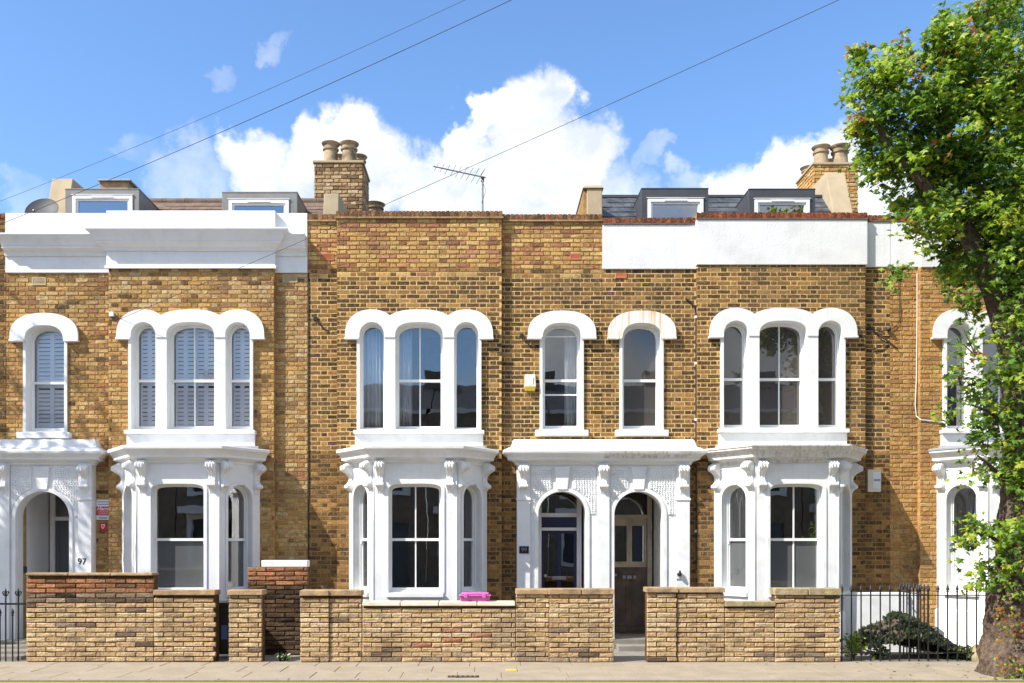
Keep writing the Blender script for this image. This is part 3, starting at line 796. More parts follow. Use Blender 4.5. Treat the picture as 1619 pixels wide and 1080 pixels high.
COPE = {}
def coping_course(parent, x0, x1, y0, y1, z0, z1, pal, seed):
    """bricks laid on edge along the top of a parapet"""
    rg = random.Random(seed); n = int((x1 - x0) / .0735); w = (x1 - x0) / n
    box('coping_bed', 'mortar_ochre', parent, x0 + .004, x1 - .004, y0 + .008, y1 - .01, z0 + .001, z1 - .008)
    for k in range(n):
        ci = pick(rg, pal); v = rg.randrange(4); key = (round(w, 4), round(y1 - y0, 3), round(z1 - z0, 3), pal, ci, v)
        if key not in COPE:
            m = MB(); m.color = PAL[pal][ci][0]; r = random.Random(v * 7 + ci); a, d, h = (w - .011) / 2, (y1 - y0) / 2, (z1 - z0)
            j = lambda s_=.004: r.uniform(-s_, s_)
            m.hexa([(-a, -d + j(), 0), (a, -d + j(), 0), (a, d, 0), (-a, d, 0)], [(-a + .003, -d + j(), h + j()), (a - .003, -d + j(), h + j()), (a - .003, d, h + j()), (-a + .003, d, h + j())])
            COPE[key] = m.mesh('coping_brick', 'brick', 0, True)
        link('coping_brick', COPE[key], parent, (x0 + w * (k + .5), (y0 + y1) / 2, z0))

def chimney_pot(parent, x, y, z, h=.45, r=.15):
    p = MB().lathe([(r * 1.05, 0), (r * .98, .05), (r * .90, h * .45), (r * .86, h * .66), (r * 1.04, h * .68), (r * 1.06, h * .74), (r * .90, h * .76), (r * .92, h * .86),
                    (r * 1.16, h * .93), (r * 1.22, h * .98), (r * 1.16, h), (r * .9, h), (r * .82, h * .8), (r * .8, h * .5)], (x, y, z), 22).build('chimney_pot', 'clay_pot', parent, 40)
    return p

def dormer(house, x0, x1, yf, yb, z0, z1, body, wx0, wx1, wz1, glz='glass_dormer'):
    d = MB().plate([[(x0, z0), (x1, z0), (x1, z1), (x0, z1)], [(wx0, z0 + .05), (wx1, z0 + .05), (wx1, wz1), (wx0, wz1)]], yf, yf + .12).build('dormer', body, house, 0, .006)
    m = MB(); m.box(x0 + .004, x1 - .004, yf + .121, yb, z0, z1 - .004); m.build('dormer_cheek', body, d, 0)
    box('dormer_roof', body, d, x0 - .004, x1 + .004, yf - .006, yb + .02, z1 + .001, z1 + .022, .004)
    f = MB().plate([[(wx0 - .012, z0 + .04), (wx1 + .012, z0 + .04), (wx1 + .012, wz1 + .012), (wx0 - .012, wz1 + .012)],
                    [(wx0 + .05, z0 + .1), (wx1 - .05, z0 + .1), (wx1 - .05, wz1 - .055), (wx0 + .05, wz1 - .055)]], yf - .02, yf + .06).build('window_frame', 'white_plastic', d, 0, .005)
    f2 = MB().plate([[(wx0 + .045, z0 + .09), (wx1 - .045, z0 + .09), (wx1 - .045, wz1 - .05), (wx0 + .045, wz1 - .05)],
                     [(wx0 + .085, z0 + .13), (wx1 - .085, z0 + .13), (wx1 - .085, wz1 - .09), (wx0 + .085, wz1 - .09)]], yf + .005, yf + .05).build('casement', 'white_plastic', d, 0, .004)
    box('vent_strip', 'sash_paint', d, (wx0 + wx1) / 2 - .2, (wx0 + wx1) / 2 + .2, yf - .036, yf - .021, wz1 - .04, wz1 - .02, .003)
    box('head_moulding', 'white_plastic', d, wx0 - .03, wx1 + .03, yf - .03, yf - .001, wz1 + .013, wz1 + .024, .003)
    MB().plate([[(wx0 + .08, z0 + .12), (wx1 - .08, z0 + .12), (wx1 - .08, wz1 - .085), (wx0 + .08, wz1 - .085)]], yf + .03, yf + .034).build('pane', glz, d, 0)
    return d

def slope_tiles(roof, x0, x1, ya, za, yb, zb, w, g, material, name, seed):
    """courses of slates on a roof slope running back from (ya, za) to (yb, zb)"""
    rg = random.Random(seed); L_ = math.hypot(yb - ya, zb - za); n = int(L_ / g); ang = math.atan2(zb - za, yb - ya)
    key = None
    ms = []
    for v in range(4):
        m = MB(); j = lambda: rg.uniform(-.003, .003)
        m.M = Matrix.Rotation(ang - .02, 4, 'X')
        m.hexa([(-w/2 + .003, 0, .004), (w/2 - .003, 0, .004), (w/2 - .003, g * 1.25, -.002), (-w/2 + .003, g * 1.25, -.002)],
               [(-w/2 + .003, j(), .016 + j()), (w/2 - .003, j(), .016 + j()), (w/2 - .003, g * 1.25, .008), (-w/2 + .003, g * 1.25, .008)])
        ms.append(m.mesh(name, material, 0))
    for r_ in range(n):
        t = r_ * g / L_; yy, zz = ya + (yb - ya) * t, za + (zb - za) * t
        x = x0 + (w / 2 if r_ % 2 else 0)
        while x < x1 - w * .4:
            link(name, ms[rg.randrange(4)], roof, (x + w / 2, yy, zz)); x += w

def stack_of_bricks(parent, x0, x1, y0, y1, z0, z1, pal, seed, side):
    """chimney stack: mortar core with bricks on the front and on the side that shows"""
    st = MB().box(x0 + .012, x1 - .012, y0 + .012, y1 - .012, z0, z1 - .004).build('chimney_stack', 'mortar_ochre', parent, 0)
    br = lay(x0, x1, z0, z1, y0, [], lambda x, z, r: pal, seed, .013)
    place_bricks(br, st, st, 300, 'stack', 'brick', seed)
    mb = MB(); rg = random.Random(seed + 1)
    xs = x1 if side > 0 else x0
    mb.M = Matrix.Translation((xs, y0, 0)) @ Matrix.Rotation(R(90 if side > 0 else -90), 4, 'Z')
    rows = lay(0, y1 - y0, z0, z1, 0, [], lambda x, z, r: pal, seed + 3, .013)
    for b in rows:
        mb.color = PAL[b[5]][b[6]][0]
        if side > 0: brick_geo(mb, b[0], b[1], b[2], b[3], 0, rg, **STYLE['stack'])
        else: brick_geo(mb, -b[0], b[1], b[2], b[3], 0, rg, **STYLE['stack'])
    mb.build('side_brickwork', 'brick', st, 0, kind='stuff', fix=False)
    MB().box(x0 - .03, x1 + .03, y0 - .03, y1 + .03, z1 - .001, z1 + .05).build('stack_cap', 'sand_render', st, 0, .01)
    return st

# ---------------------------------------------------------------- doors
def front_door(house, x0, x1, y, zf, ztr, ztop, leaf, frame, style):
    """door leaf with panels, posts, transom and fanlight, standing at the back of a porch"""
    d = box('front_door', leaf, house, x0 + .09, x1 - .09, y + .02, y + .065, zf + .01, ztr - .03, .004)
    for s_, xa in ((1, x0), (-1, x1)):
        a, b = sorted((xa, xa + s_ * .085)); box('door_post', frame, d, a, b, y - .02, y + .09, zf, ztop, .005)
    box('transom', frame, d, x0 + .086, x1 - .086, y - .03, y + .09, ztr - .03, ztr + .04, .005)
    box('door_head', frame, d, x0 + .086, x1 - .086, y - .02, y + .09, ztop - .03, ztop + .3)
    box('fanlight', 'glass_door', d, x0 + .086, x1 - .086, y + .03, y + .036, ztr + .04, ztop - .03)
    xm = (x0 + x1) / 2; w = x1 - x0
    def panel(a, b, c, e, m=leaf, nm='door_panel'):
        MB().plate([[(a, c), (b, c), (b, e), (a, e)], [(a + .03, c + .03), (b - .03, c + .03), (b - .03, e - .03), (a + .03, e - .03)]], y + .004, y + .021).build(nm, m, d, 0, .004)
    if style == 'glazed_blue':
        box('upper_rail', frame, d, x0 + .086, x1 - .086, y - .028, y + .0, ztr - .27, ztr - .215, .004)
        for s_ in (-1, 1):
            a, b = sorted((xm + s_ * .04, xm + s_ * (w / 2 - .14)))
            box('door_pane', 'glass_door', d, a, b, y + .008, y + .019, zf + .75, ztr - .32); panel(a - .04, b + .04, zf + .71, ztr - .28)
            panel(a - .02, b + .02, zf + .12, zf + .62)
    elif style == 'cream':
        for s_ in (-1, 1):
            a, b = sorted((xm + s_ * .05, xm + s_ * (w / 2 - .15)))
            box('door_pane', 'glass_door', d, a, b, y + .008, y + .019, ztr - .80, ztr - .16); panel(a - .045, b + .045, ztr - .845, ztr - .115)
        box('lower_boards', 'door_brown', d, x0 + .095, x1 - .095, y + .003, y + .021, zf + .02, ztr - .90, .004)
        for s_ in (-1, 1):
            a, b = sorted((xm + s_ * .04, xm + s_ * (w / 2 - .14))); 
            MB().plate([[(a, zf + .14), (b, zf + .14), (b, ztr - 1.0), (a, ztr - 1.0)], [(a + .03, zf + .17), (b - .03, zf + .17), (b - .03, ztr - 1.03), (a + .03, ztr - 1.03)]], y - .008, y + .004).build('door_panel', 'door_brown', d, 0, .004)
    else:
        for s_ in (-1, 1):
            a, b = sorted((xm + s_ * .035, xm + s_ * (w / 2 - .13)))
            panel(a, b, ztr - .95, ztr - .12); panel(a, b, zf + .12, ztr - 1.12)
    box('letterbox', 'metal', d, xm - .12, xm + .12, y + .0, y + .012, zf + .98, zf + 1.04, .004)
    MB().lathe([(.012, 0), (.02, .012), (.026, .03), (.018, .045)], (0, 0, 0), 12)
    k = MB(); k.M = Matrix.Translation((x0 + .15, y + .0, zf + 1.05)) @ Matrix.Rotation(R(90), 4, 'X'); k.lathe([(.014, -.02), (.014, .01), (.026, .025), (.028, .04), (.016, .052)], (0, 0, 0), 14)
    k.build('door_knob', 'metal', d, 50)
    room(house, x0 - .1, x1 + .1, y + .1, y + 2.5, zf, ztop + .2)
    return d

# ---------------------------------------------------------------- the terrace
GROUP_H = 'terraced houses of the row'
def roof_slab(house, x0, x1, z=6.75, y0=.36):
    box('roof_slab', 'lead_dark', house, x0 + .004, x1 - .004, y0, 8.0, z - .2, z)

# --- house 95: only its end shows at the left edge
h95 = thing('terraced_house', 'sliver of brick house at the far left edge beyond the white parapet', 'house', (PX(-70, .1), .1, 0))
xa, xb = PX(-150, YR), PX(10, YR)
dr95 = half_porch(h95, PX(9), -1, 1.49, .2, 1.1, YR, 'white_stucco', recess=1.0, centre=False)
ex = [dr95[3]]
wl = wall_plate(h95, xa, xb - .002, -.2, PZ(345, YR), YR, [(dr95[0], dr95[1], -.19, 2.74)], 'mortar_pale')
place_bricks(lay(xa, xb - .002, 0, PZ(345, YR), YR, ex, lambda x, z, r: 'mid', 11), wl, wl, 60, ok=lambda b: b[0] > PX(-5, YR))
coping_course(wl, xa, xb - .01, YR - .02, YR + .26, PZ(345, YR) + .002, PZ(338, YR), 'redcope', 2)
front_door(h95, dr95[0] + .03, dr95[1] - .03, dr95[2], .16, 2.22, 2.70, 'door_grey', 'white_stucco', 'plain')

# --- house 97: golden brick, white cornice, shutters
h97 = thing('terraced_house', 'golden brick house with white corniced parapet, louvred shutters and number 97', 'house', (PX(248), 0, 0), GROUP_H)
x0, x1 = PX(10, YR), PX(487, YR); p0, p1 = PX(172), PX(433)
ztr_, ztp = PZ(432, YR), PZ(424)
wA = single_window(h97, PX(72.5, YR), YR, -.02, 'white_stucco', 'white_stucco', shut=True, pane='glass_shutter')
wB = triple_window(h97, PX(303), YP, 0, 'white_stucco', shut=True, pane='glass_shutter')
bA = bay_window(h97, PX(302), YP, 'white_stucco', bars=False, lo='glass_frost')
dr = half_porch(h97, PX(9), 1, 1.49, .2, 1.1, YR, 'white_stucco', recess=1.0)
front_door(h97, dr[0] + .03, dr[1] - .03, dr[2], .16, 2.22, 2.70, 'door_grey', 'white_stucco', 'plain')
def pal97(x, z, r):
    if z > 5.75: return 'pale' if r.random() < .55 else ('gold' if r.random() < .7 else 'mid')
    if x > p1: return 'pale' if r.random() < .6 else 'gold'
    return 'gold' if r.random() < .93 else 'mid'
wl = wall_plate(h97, x0, p0, -.2, ztr_ + .05, YR, [wA, (dr[0], dr[1], -.19, 2.74)], 'mortar_pale')
wp = wall_plate(h97, p0, p1, -.2, ztp + .05, YP, [wB, (bA[0] + .1, bA[1] - .1, .1, 3.25)], 'mortar_pale')
wr = wall_plate(h97, p1, x1 - .004, -.2, ztr_ + .05, YR, [], 'mortar_pale')
br = lay(x0, p0, 0, ztr_, YR, [wA, dr[3]], pal97, 21) + lay(p1, x1 - .006, 0, ztr_, YR, [], pal97, 23)
bp_ = lay(p0, p1, 0, ztp, YP, [wB, bA], pal97, 22)
vis = lambda b: b[1] > 1.5 and -8.1 < b[0] < 9.2
place_bricks(bp_, wp, wp, 170, ok=vis, seed=4); place_bricks(br, wl, wl, 130, ok=vis, seed=5)
# white parapet, frieze and cornice
zt_r, zt_p = PZ(338, YR), PZ(334)
par = MB().plate([[(x0, ztr_), (p0, ztr_), (p0, zt_r), (x0, zt_r)]], YR - .035, YR + .26).build('parapet', 'white_stucco', h97, 0, .006)
MB().plate([[(p0 - .03, ztp), (p1 + .03, ztp), (p1 + .03, zt_p), (p0 - .03, zt_p)]], YP - .035, YP + .3).build('parapet_centre', 'white_stucco', par, 0, .006)
MB().plate([[(p1, ztr_), (x1 - .006, ztr_), (x1 - .006, zt_r), (p1, zt_r)]], YR - .035, YR + .26).build('parapet_end', 'white_stucco', par, 0, .006)
def cornice97(dz): return [(-.03, dz - .32), (.03, dz - .32), (.04, dz - .27), (.09, dz - .24), (.13, dz - .22), (.135, dz - .185), (.15, dz - .18), (.165, dz - .14), (.20, dz - .08), (.245, dz - .045), (.255, dz - .02), (.25, dz), (-.03, dz + .015)]
zc = PZ(368) - .0
MB().sweep([(x0, YR - .035), (p0 - .02, YR - .035)], cornice97(zc - .06)).build('cornice', 'white_stucco', par, 35, .003)
MB().sweep([(p0 - .03, YR + .02), (p0 - .03, YP - .035), (p1 + .03, YP - .035), (p1 + .03, YR + .02)], cornice97(zc)).build('cornice', 'white_stucco', par, 35, .003)
MB().sweep([(p1 + .02, YR - .035), (x1 - .012, YR - .035)], cornice97(zc - .06)).build('cornice', 'white_stucco', par, 35, .003)
MB().plate([[(p0 - .05, ztp - .02), (p1 + .05, ztp - .02), (p1 + .05, ztp + .03), (p0 - .05, ztp + .03)]], YP - .06, YP - .034).build('frieze_bead', 'white_stucco', par, 0, .004)
# roof, dormers, party wall
roof_slab(h97, x0, x1)
rf = MB(); za, zb_ = 6.95, PZ(318, 2.6)
rf.hexa([(x0, 0.5, za), (x1, 0.5, za), (x1, 2.6, zb_), (x0, 2.6, zb_)], [(x0, .5, za - .1), (x1, .5, za - .1), (x1, 2.6, zb_ - .1), (x0, 2.6, zb_ - .1)])
rf = rf.build('roof', 'roof_tile', h97, 0)
slope_tiles(rf, PX(225, 1.4), PX(520, 1.4), 1.5, za + (zb_ - za) * 1.0 / 2.1, 2.6, zb_, .26, .20, 'roof_tile', 'roof_tile', 5)
x = PX(225, 2.6)
while x < PX(515, 2.6):
    t = MB(); t.M = Matrix.Translation((x, 2.6, zb_ - .03)) @ Matrix.Rotation(R(90), 4, 'Y'); t.lathe([(.085, 0), (.09, .02), (.085, .04), (.082, .42)], (0, 0, 0), 12)
    t.build('ridge_tile', 'roof_tile', rf, 40); x += .43
dormer(h97, PX(103, 1.2), PX(220, 1.2), 1.2, 2.6, 7.0, PZ(300, 1.2), 'zinc_grey', PX(116, 1.2), PX(209, 1.2), PZ(310, 1.2))
dormer(h97, PX(351, 1.2), PX(470, 1.2), 1.2, 2.6, 7.0, PZ(305, 1.2), 'zinc_grey', PX(363, 1.2), PX(456, 1.2), PZ(317, 1.2))
pw = MB(); xl, xr = PX(62, 1.0), PX(96, 1.0)
zf_, zk = PZ(338, 1.0), PZ(284, 1.6)
pw.hexa([(xl, .9, 6.7), (xr, .9, 6.7), (xr, 3.4, 6.7), (xl, 3.4, 6.7)], [(xl, 1.5, zk - .02), (xr, 1.5, zk - .02), (xr, 3.4, zk), (xl, 3.4, zk)])
pw.build('party_wall', 'sand_render', h97, 0, .012)
box('party_wall_top', 'coping_stone', h97, xr + .002, PX(212, 3.0), 2.7, 3.2, 6.8, PZ(287, 2.7), .01)
box('flashing', 'lead_pale', h97, xr - .02, PX(214, 3.0) + .03, 2.64, 3.26, PZ(287, 2.7) + .001, PZ(287, 2.7) + .03)

# --- house 99: dark stock brick with a newer yellow parapet
h99 = thing('terraced_house', 'dark brick house with patchwork yellow and red brick parapet and number 99', 'house', (PX(719), 0, 0), GROUP_H)
x0, x1 = PX(487, YR), PX(952, YR); p0, p1 = PX(533), PX(793)
wB = triple_window(h99, PX(663), YP, 0, curt=[(-1.02, -.56, 7), (-.42, -.15, 4)], side_rail=False)
wA = single_window(h99, PX(888, YR), YR, .02, curt=[(.08, .32, 4)], extra=(5.33, 4.33))
bA = bay_window(h99, PX(661), YP)
dr = half_porch(h99, PX(953), -1, 1.455, .29, 1.09, YR, recess=.45, centre=True)
front_door(h99, dr[0] + .03, dr[1] - .03, dr[2], .16, 2.27, 2.72, 'door_blue', 'white_paint', 'glazed_blue')
zs_ = PZ(430); zt_p, zt_r = PZ(346), PZ(351, YR)
def pal99(x, z, r):
    if z > zs_ + .04: return 'new'
    if z > zs_ - .06: return 'new' if r.random() < .4 else 'mid'
    if z < 3.6: return 'mid' if r.random() < .75 else 'dark'
    return 'dark' if r.random() < .66 else 'mid'
secs = []
for (a, b, y, holes, exl, sd) in ((x0, p0, YR, [], [], 31), (p0, p1, YP, [wB, (bA[0] + .1, bA[1] - .1, .1, 3.25)], [wB, bA], 32), (p1, x1, YR, [wA, (dr[0], dr[1], -.19, 2.74)], [wA, dr[3]], 33)):
    w_ = wall_plate(h99, a, b, 3.341, zs_, y, [q for q in holes if q[3] > 3.4], 'mortar_gold', md=.001); secs.append(w_)
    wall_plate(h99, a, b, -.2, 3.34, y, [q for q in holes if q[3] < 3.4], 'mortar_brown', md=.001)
    tp = zt_p if y == YP else zt_r
    w2 = wall_plate(h99, a, b, zs_ + .001, tp, y, [], 'mortar_ochre', 'parapet_wall')
    bb = lay(a, b, 0, tp, y, exl, pal99, sd)
    up = [q for q in bb if q[1] > zs_]; dn = [q for q in bb if q[1] <= zs_]
    place_bricks(dn, w_, w_, {31: 30, 32: 85, 33: 65}[sd], 'flush', ok=vis, seed=sd); place_bricks(up, w2, w2, {31: 16, 32: 70, 33: 34}[sd], ok=vis, seed=sd + 5)
    box('tile_creasing', 'coping_stone', w2, a - (.03 if y == YP else 0), b + (.03 if y == YP else 0), y - .045, y + .3, tp + .001, tp + .022)
    coping_course(w2, a - (.02 if y == YP else 0), b + (.02 if y == YP else 0), y - .025, y + .27, tp + .023, tp + .125, 'browncope', sd)
roof_slab(h99, x0, x1, 7.0)
# chimney on the party wall of 97 and 99
cx0, cx1 = PX(497, 3), PX(573, 3); ztop_ = PZ(258, 3)
st = stack_of_bricks(h99, cx0, cx1, 3.0, 4.0, 7.0, ztop_, 'stack', 41, 1)
chimney_pot(st, PX(523, 3.25), 3.25, ztop_ + .04, .46, .155); chimney_pot(st, PX(552, 3.25), 3.25, ztop_ + .04, .46, .165)
chimney_pot(st, PX(537, 3.75), 3.75, ztop_ + .04, .40, .14); chimney_pot(st, PX(567, 3.75), 3.75, ztop_ + .04, .40, .15)
pw = MB(); xl, xr = PX(507, 1.3), PX(534, 1.3)
pw.hexa([(xl, 1.3, 6.8), (xr, 1.3, 6.8), (xr, 3.0, 6.8), (xl, 3.0, 6.8)], [(xl + .04, 1.42, PZ(306, 1.42)), (xr, 1.42, PZ(306, 1.42)), (xr, 3.0, PZ(306, 1.42) + .12), (xl + .04, 3.0, PZ(306, 1.42) + .12)])
pw.build('party_wall', 'sand_render', h99, 0, .012)
chimney_pot(st, PX(592, 5.0), 5.0, PZ(350, 5.0), .38, .2)

# --- house 101: dark brick, white rendered parapet, slate roof
h101 = thing('terraced_house', 'dark brick house with white rendered parapet, red brick coping and dark dormers', 'house', (PX(1180), 0, 0), GROUP_H)
x0, x1 = PX(952, YR) + .004, PX(1407, YR); p0, p1 = PX(1103), PX(1368)
wA = single_window(h101, PX(1014, YR), YR, .02, hood='rusty_paint', pane='glass_drab')
wB = triple_window(h101, PX(1236.5), YP, .025, pane='glass_drab')
bA = bay_window(h101, PX(1238), YP, soot=True, lo='glass_frost', side_lo='glass_frost')
dr = half_porch(h101, PX(953), 1, 1.455, .19, 1.01, YR, recess=.8, centre=False, soot=True)
front_door(h101, dr[0] + .03, dr[1] - .03, dr[2], .16, 2.25, 2.72, 'door_cream', 'door_cream', 'cream')
zr_r, zr_p, zr_e = PZ(426, YR), PZ(419), PZ(423, YR)
def pal101(x, z, r):
    if x > p1: return 'dark' if r.random() < .5 else 'mid'
    return 'dark' if r.random() < .55 else 'mid'
for (a, b, y, holes, exl, sd, zr, tpx) in ((x0, p0, YR, [wA, (dr[0], dr[1], -.19, 2.74)], [wA, dr[3]], 51, zr_r, 356), (p0, p1, YP, [wB, (bA[0] + .1, bA[1] - .1, .1, 3.25)], [wB, bA], 52, zr_p, 348), (p1, x1, YR, [], [], 53, zr_e, 352)):
    w_ = wall_plate(h101, a, b, 3.341, zr + .03, y, [q for q in holes if q[3] > 3.4], 'mortar_gold', md=.001)
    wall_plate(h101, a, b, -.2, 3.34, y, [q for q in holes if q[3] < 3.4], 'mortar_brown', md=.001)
    place_bricks(lay(a, b, 0, zr + .02, y, exl, pal101, sd), w_, w_, {51: 100, 52: 150, 53: 50}[sd], 'flush', ok=vis, seed=sd)
    tp = PZ(tpx, y); e = .028 if y == YP else 0
    pr = MB().plate([[(a - e + .002, zr), (b + e - (0 if sd != 53 else 0), zr), (b + e, tp), (a - e + .002, tp)]], y - .032, y + .27).build('parapet', 'white_render', h101, 0, .008)
    box('tile_creasing', 'roof_tile', pr, a - e, b + e, y - .05, y + .29, tp + .001, tp + .02)
    coping_course(pr, a - e, b + e, y - .04, y + .27, tp + .021, tp + .115, 'redcope', sd)
roof_slab(h101, x0, x1)
zb_ = PZ(312, 2.2); za = 6.9
rf = MB(); rf.hexa([(x0, .6, za), (x1, .6, za), (x1, 2.2, zb_), (x0, 2.2, zb_)], [(x0, .6, za - .1), (x1, .6, za - .1), (x1, 2.2, zb_ - .1), (x0, 2.2, zb_ - .1)])
rf = rf.build('roof', 'slate', h101, 0)
slope_tiles(rf, PX(953, 1.5), PX(1345, 1.5), 1.0, za + (zb_ - za) * .25, 2.2, zb_, .30, .20, 'slate', 'slate', 8)
box('ridge_roll', 'lead_dark', rf, x0, x1 - .3, 2.16, 2.3, zb_ - .02, zb_ + .04, .01)
dormer(h101, PX(1014, 1.0), PX(1120, 1.0), 1.0, 2.3, 7.0, PZ(299, 1.0), 'lead_dark', PX(1025, 1.0), PX(1111, 1.0), PZ(315, 1.0))
dormer(h101, PX(1184, 1.0), PX(1289, 1.0), 1.0, 2.3, 7.0, PZ(300, 1.0), 'lead_dark', PX(1194, 1.0), PX(1279, 1.0), PZ(316, 1.0))
xl, xr = PX(928, 1.0), PX(952, 1.0)
pw = MB(); zt = PZ(298, 1.0)
pw.hexa([(xl, .9, 6.7), (xr, .9, 6.7), (xr, 3.2, 6.7), (xl, 3.2, 6.7)], [(xl, 1.0, zt), (xr, 1.0, zt), (xr, 3.2, zt), (xl, 3.2, zt)])
pwo = pw.build('party_wall', 'sand_render', h101, 0, .012)
box('party_wall_side', 'mortar_ochre', pwo, xl - .06, xl - .001, 1.05, 3.2, 6.7, zt - .03)
MB().hexa([(xl - .08, .97, zt + .001), (xr + .03, .97, zt + .001), (xr + .03, 3.2, zt + .001), (xl - .08, 3.2, zt + .001)], [(xl - .04, 1.0, zt + .06), (xr - .01, 1.0, zt + .06), (xr - .01, 3.2, zt + .06), (xl - .04, 3.2, zt + .06)]).build('party_wall_cap', 'sand_render', pwo, 0, .008)
cx0, cx1 = PX(1286, 3), PX(1357, 3); ztop_ = PZ(261, 3)
st = stack_of_bricks(h101, cx0, cx1, 3.0, 4.0, 7.0, ztop_, 'stackgold', 61, -1)
chimney_pot(st, PX(1298, 3.3), 3.3, ztop_ + .04, .45, .155); chimney_pot(st, PX(1328, 3.3), 3.3, ztop_ + .04, .46, .17)
chimney_pot(st, PX(1279, 3.8), 3.8, ztop_ - .02, .28, .15); chimney_pot(st, PX(1311, 3.8), 3.8, ztop_ + .04, .36, .14)
xl, xr = PX(1330, 1.2), PX(1362, 1.2)
pw = MB(); zt = PZ(279, 2.2)
pw.hexa([(xl, 1.1, 6.8), (xr, 1.1, 6.8), (xr, 3.0, 6.8), (xl, 3.0, 6.8)], [(xl, 2.0, zt), (xr, 2.0, zt), (xr, 3.0, zt), (xl, 3.0, zt)])
pw.build('party_wall', 'sand_render', h101, 0, .012)

# --- house 103: amber brick behind the tree
h103 = thing('terraced_house', 'amber brick house at the right edge, half hidden behind the street tree', 'house', (PX(1600), 0, 0), GROUP_H)
x0, x1 = PX(1407, YR) + .004, PX(1760, YR); p0, p1 = PX(1455), PX(1740)
wB = triple_window(h103, PX(1588), YP, .01)
bA = bay_window(h103, PX(1590), YP, bars=False, lo='glass_frost_pale', side_lo='glass_frost_pale', roof='lead')
for (a, b, y, holes, exl, sd) in ((x0, p0, YR, [], [], 71), (p0, p1, YP, [wB, (bA[0] + .1, bA[1] - .1, .1, 3.25)], [wB, bA], 72)):
    zr = PZ(423, y)
    w_ = wall_plate(h103, a, b, -.2, zr + .03, y, holes, 'mortar_pale')
    place_bricks(lay(a, b, 0, zr + .02, y, exl, lambda x, z, r: 'amber' if r.random() < .9 else 'gold', sd), w_, w_, 90, ok=vis, seed=sd)
    tp = PZ(352, y); pr = MB().plate([[(a + .002, zr), (b, zr), (b, tp), (a + .002, tp)]], y - .032, y + .27).build('parapet', 'white_render', h103, 0, .008)
    coping_course(pr, a, b, y - .04, y + .27, tp + .002, tp + .10, 'redcope', sd)
roof_slab(h103, x0, x1)
# brick returns where the projecting fronts step back
def returns(house, x, side, pal, ztop, seed):
    mb = MB(); rg = random.Random(seed); z = 0.004
    while z < ztop - .06:
        mb.color = PAL[pal][pick(rg, pal)][0]; a, b = sorted((x + side * .004, x - side * .02)); mb.box(a, b, YP + .004, YR - .002, z, z + .059); z += .075
    mb.build('return_brickwork', 'brick', house, 0, kind='stuff', fix=False)
returns(h97, PX(433), 1, 'gold', PZ(424), 1); returns(h99, PX(793), 1, 'mid', PZ(346), 2); returns(h99, PX(533), -1, 'mid', PZ(346), 3)
returns(h101, PX(1103), -1, 'mid', PZ(419), 4); returns(h101, PX(1368), 1, 'mid', PZ(419), 5); returns(h103, PX(1455), -1, 'amber', PZ(423), 6); returns(h97, PX(172), -1, 'gold', PZ(424), 7)

# ---------------------------------------------------------------- garden walls
def garden_wall(label, segs, seed, loc_px, name='garden_wall', group=None, limit=300):
    """segs: (px0, px1, py_top, y, depth, coping material, coping px thickness, overhang px, palette function)"""
    t = thing(name, label, 'wall', (PX(loc_px, YW), YW + .1, 0), group); bricks = []; rg = random.Random(seed)
    for k, (a, b, top, y, dep, cm, ct, ov, palf) in enumerate(segs):
        X0, X1, Z = PX(a, y), PX(b, y), PZ(top, y); ch = ct * (D + y) / F; o = ov * (D + y) / F
        MB().box(X0 + .012, X1 - .012, y + .016, y + dep, -.1, Z - ch).build('mortar_core', 'mortar_dark', t, 0)
        bricks += lay(X0, X1, .004 + rg.uniform(0, .01), Z - ch - .004, y, [], palf, seed + k, .012, .0735, 'stretcher', .30)
        if cm:
            n = max(1, round((X1 - X0) / .62)); w = (X1 - X0 + 2 * o) / n
            for q in range(n):
                xa_, xb_ = X0 - o + q * w + .004, X0 - o + (q + 1) * w - .004; j = lambda: rg.uniform(-.006, .006)
                zb0 = Z - ch + .001
                MB().hexa([(xa_, y - .045 + j(), zb0), (xb_, y - .045 + j(), zb0), (xb_, y + dep + .03, zb0), (xa_, y + dep + .03, zb0)],
                          [(xa_ + .004, y - .04 + j(), Z + j()), (xb_ - .004, y - .04 + j(), Z + j()), (xb_ - .004, y + dep + .025, Z), (xa_ + .004, y + dep + .025, Z)]).build('coping_stone', cm, t, 0, .010)
    place_bricks(bricks, t, t, limit, 'garden', 'garden_brick', seed)
    return t
sand = lambda x, z, r: 'sand' if r.random() < .9 else 'ash'
def sand_low(x, z, r): return 'sand' if r.random() < (.72 if z < .15 else .97) else 'ash'
def sand99(x, z, r):
    for (px, py) in ((712, 999), (764, 1005), (712, 1013), (668, 1021)):
        if abs(x - PX(px, YW)) < .14 and abs(z - PZ(py, YW)) < .045: return 'redpatch'
    return sand_low(x, z, r)
zo_ = PZ(940, YW); za_ = PZ(955, YW)
def pal_left(x, z, r):
    if z > zo_: return 'orange'
    if z > za_: return 'ash' if r.random() < .8 else 'sooty'
    return 'sand' if r.random() < .94 else 'ash'
garden_wall('taller sandy garden wall with orange top courses in front of number 97', [
    (42, 243, 906, YW, .22, 'coping_stone', 4, 0, pal_left), (243.8, 341, 933, YW - .01, .23, 'coping_stone', 8, 1, sand_low)], 81, 190)
garden_wall('narrow sandy brick pier with brown cap, beside the gap right of the 97 wall', [(362, 414, 933, YW - .01, .24, 'coping_stone', 8, 2, sand_low)], 91, 388, 'garden_pier')
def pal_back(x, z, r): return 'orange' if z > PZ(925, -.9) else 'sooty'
garden_wall('set-back dark wall with orange top bricks between the 97 and 99 gardens', [(392, 487, 897, -.9, .22, None, 0, 0, pal_back)], 95, 440, 'boundary_wall')
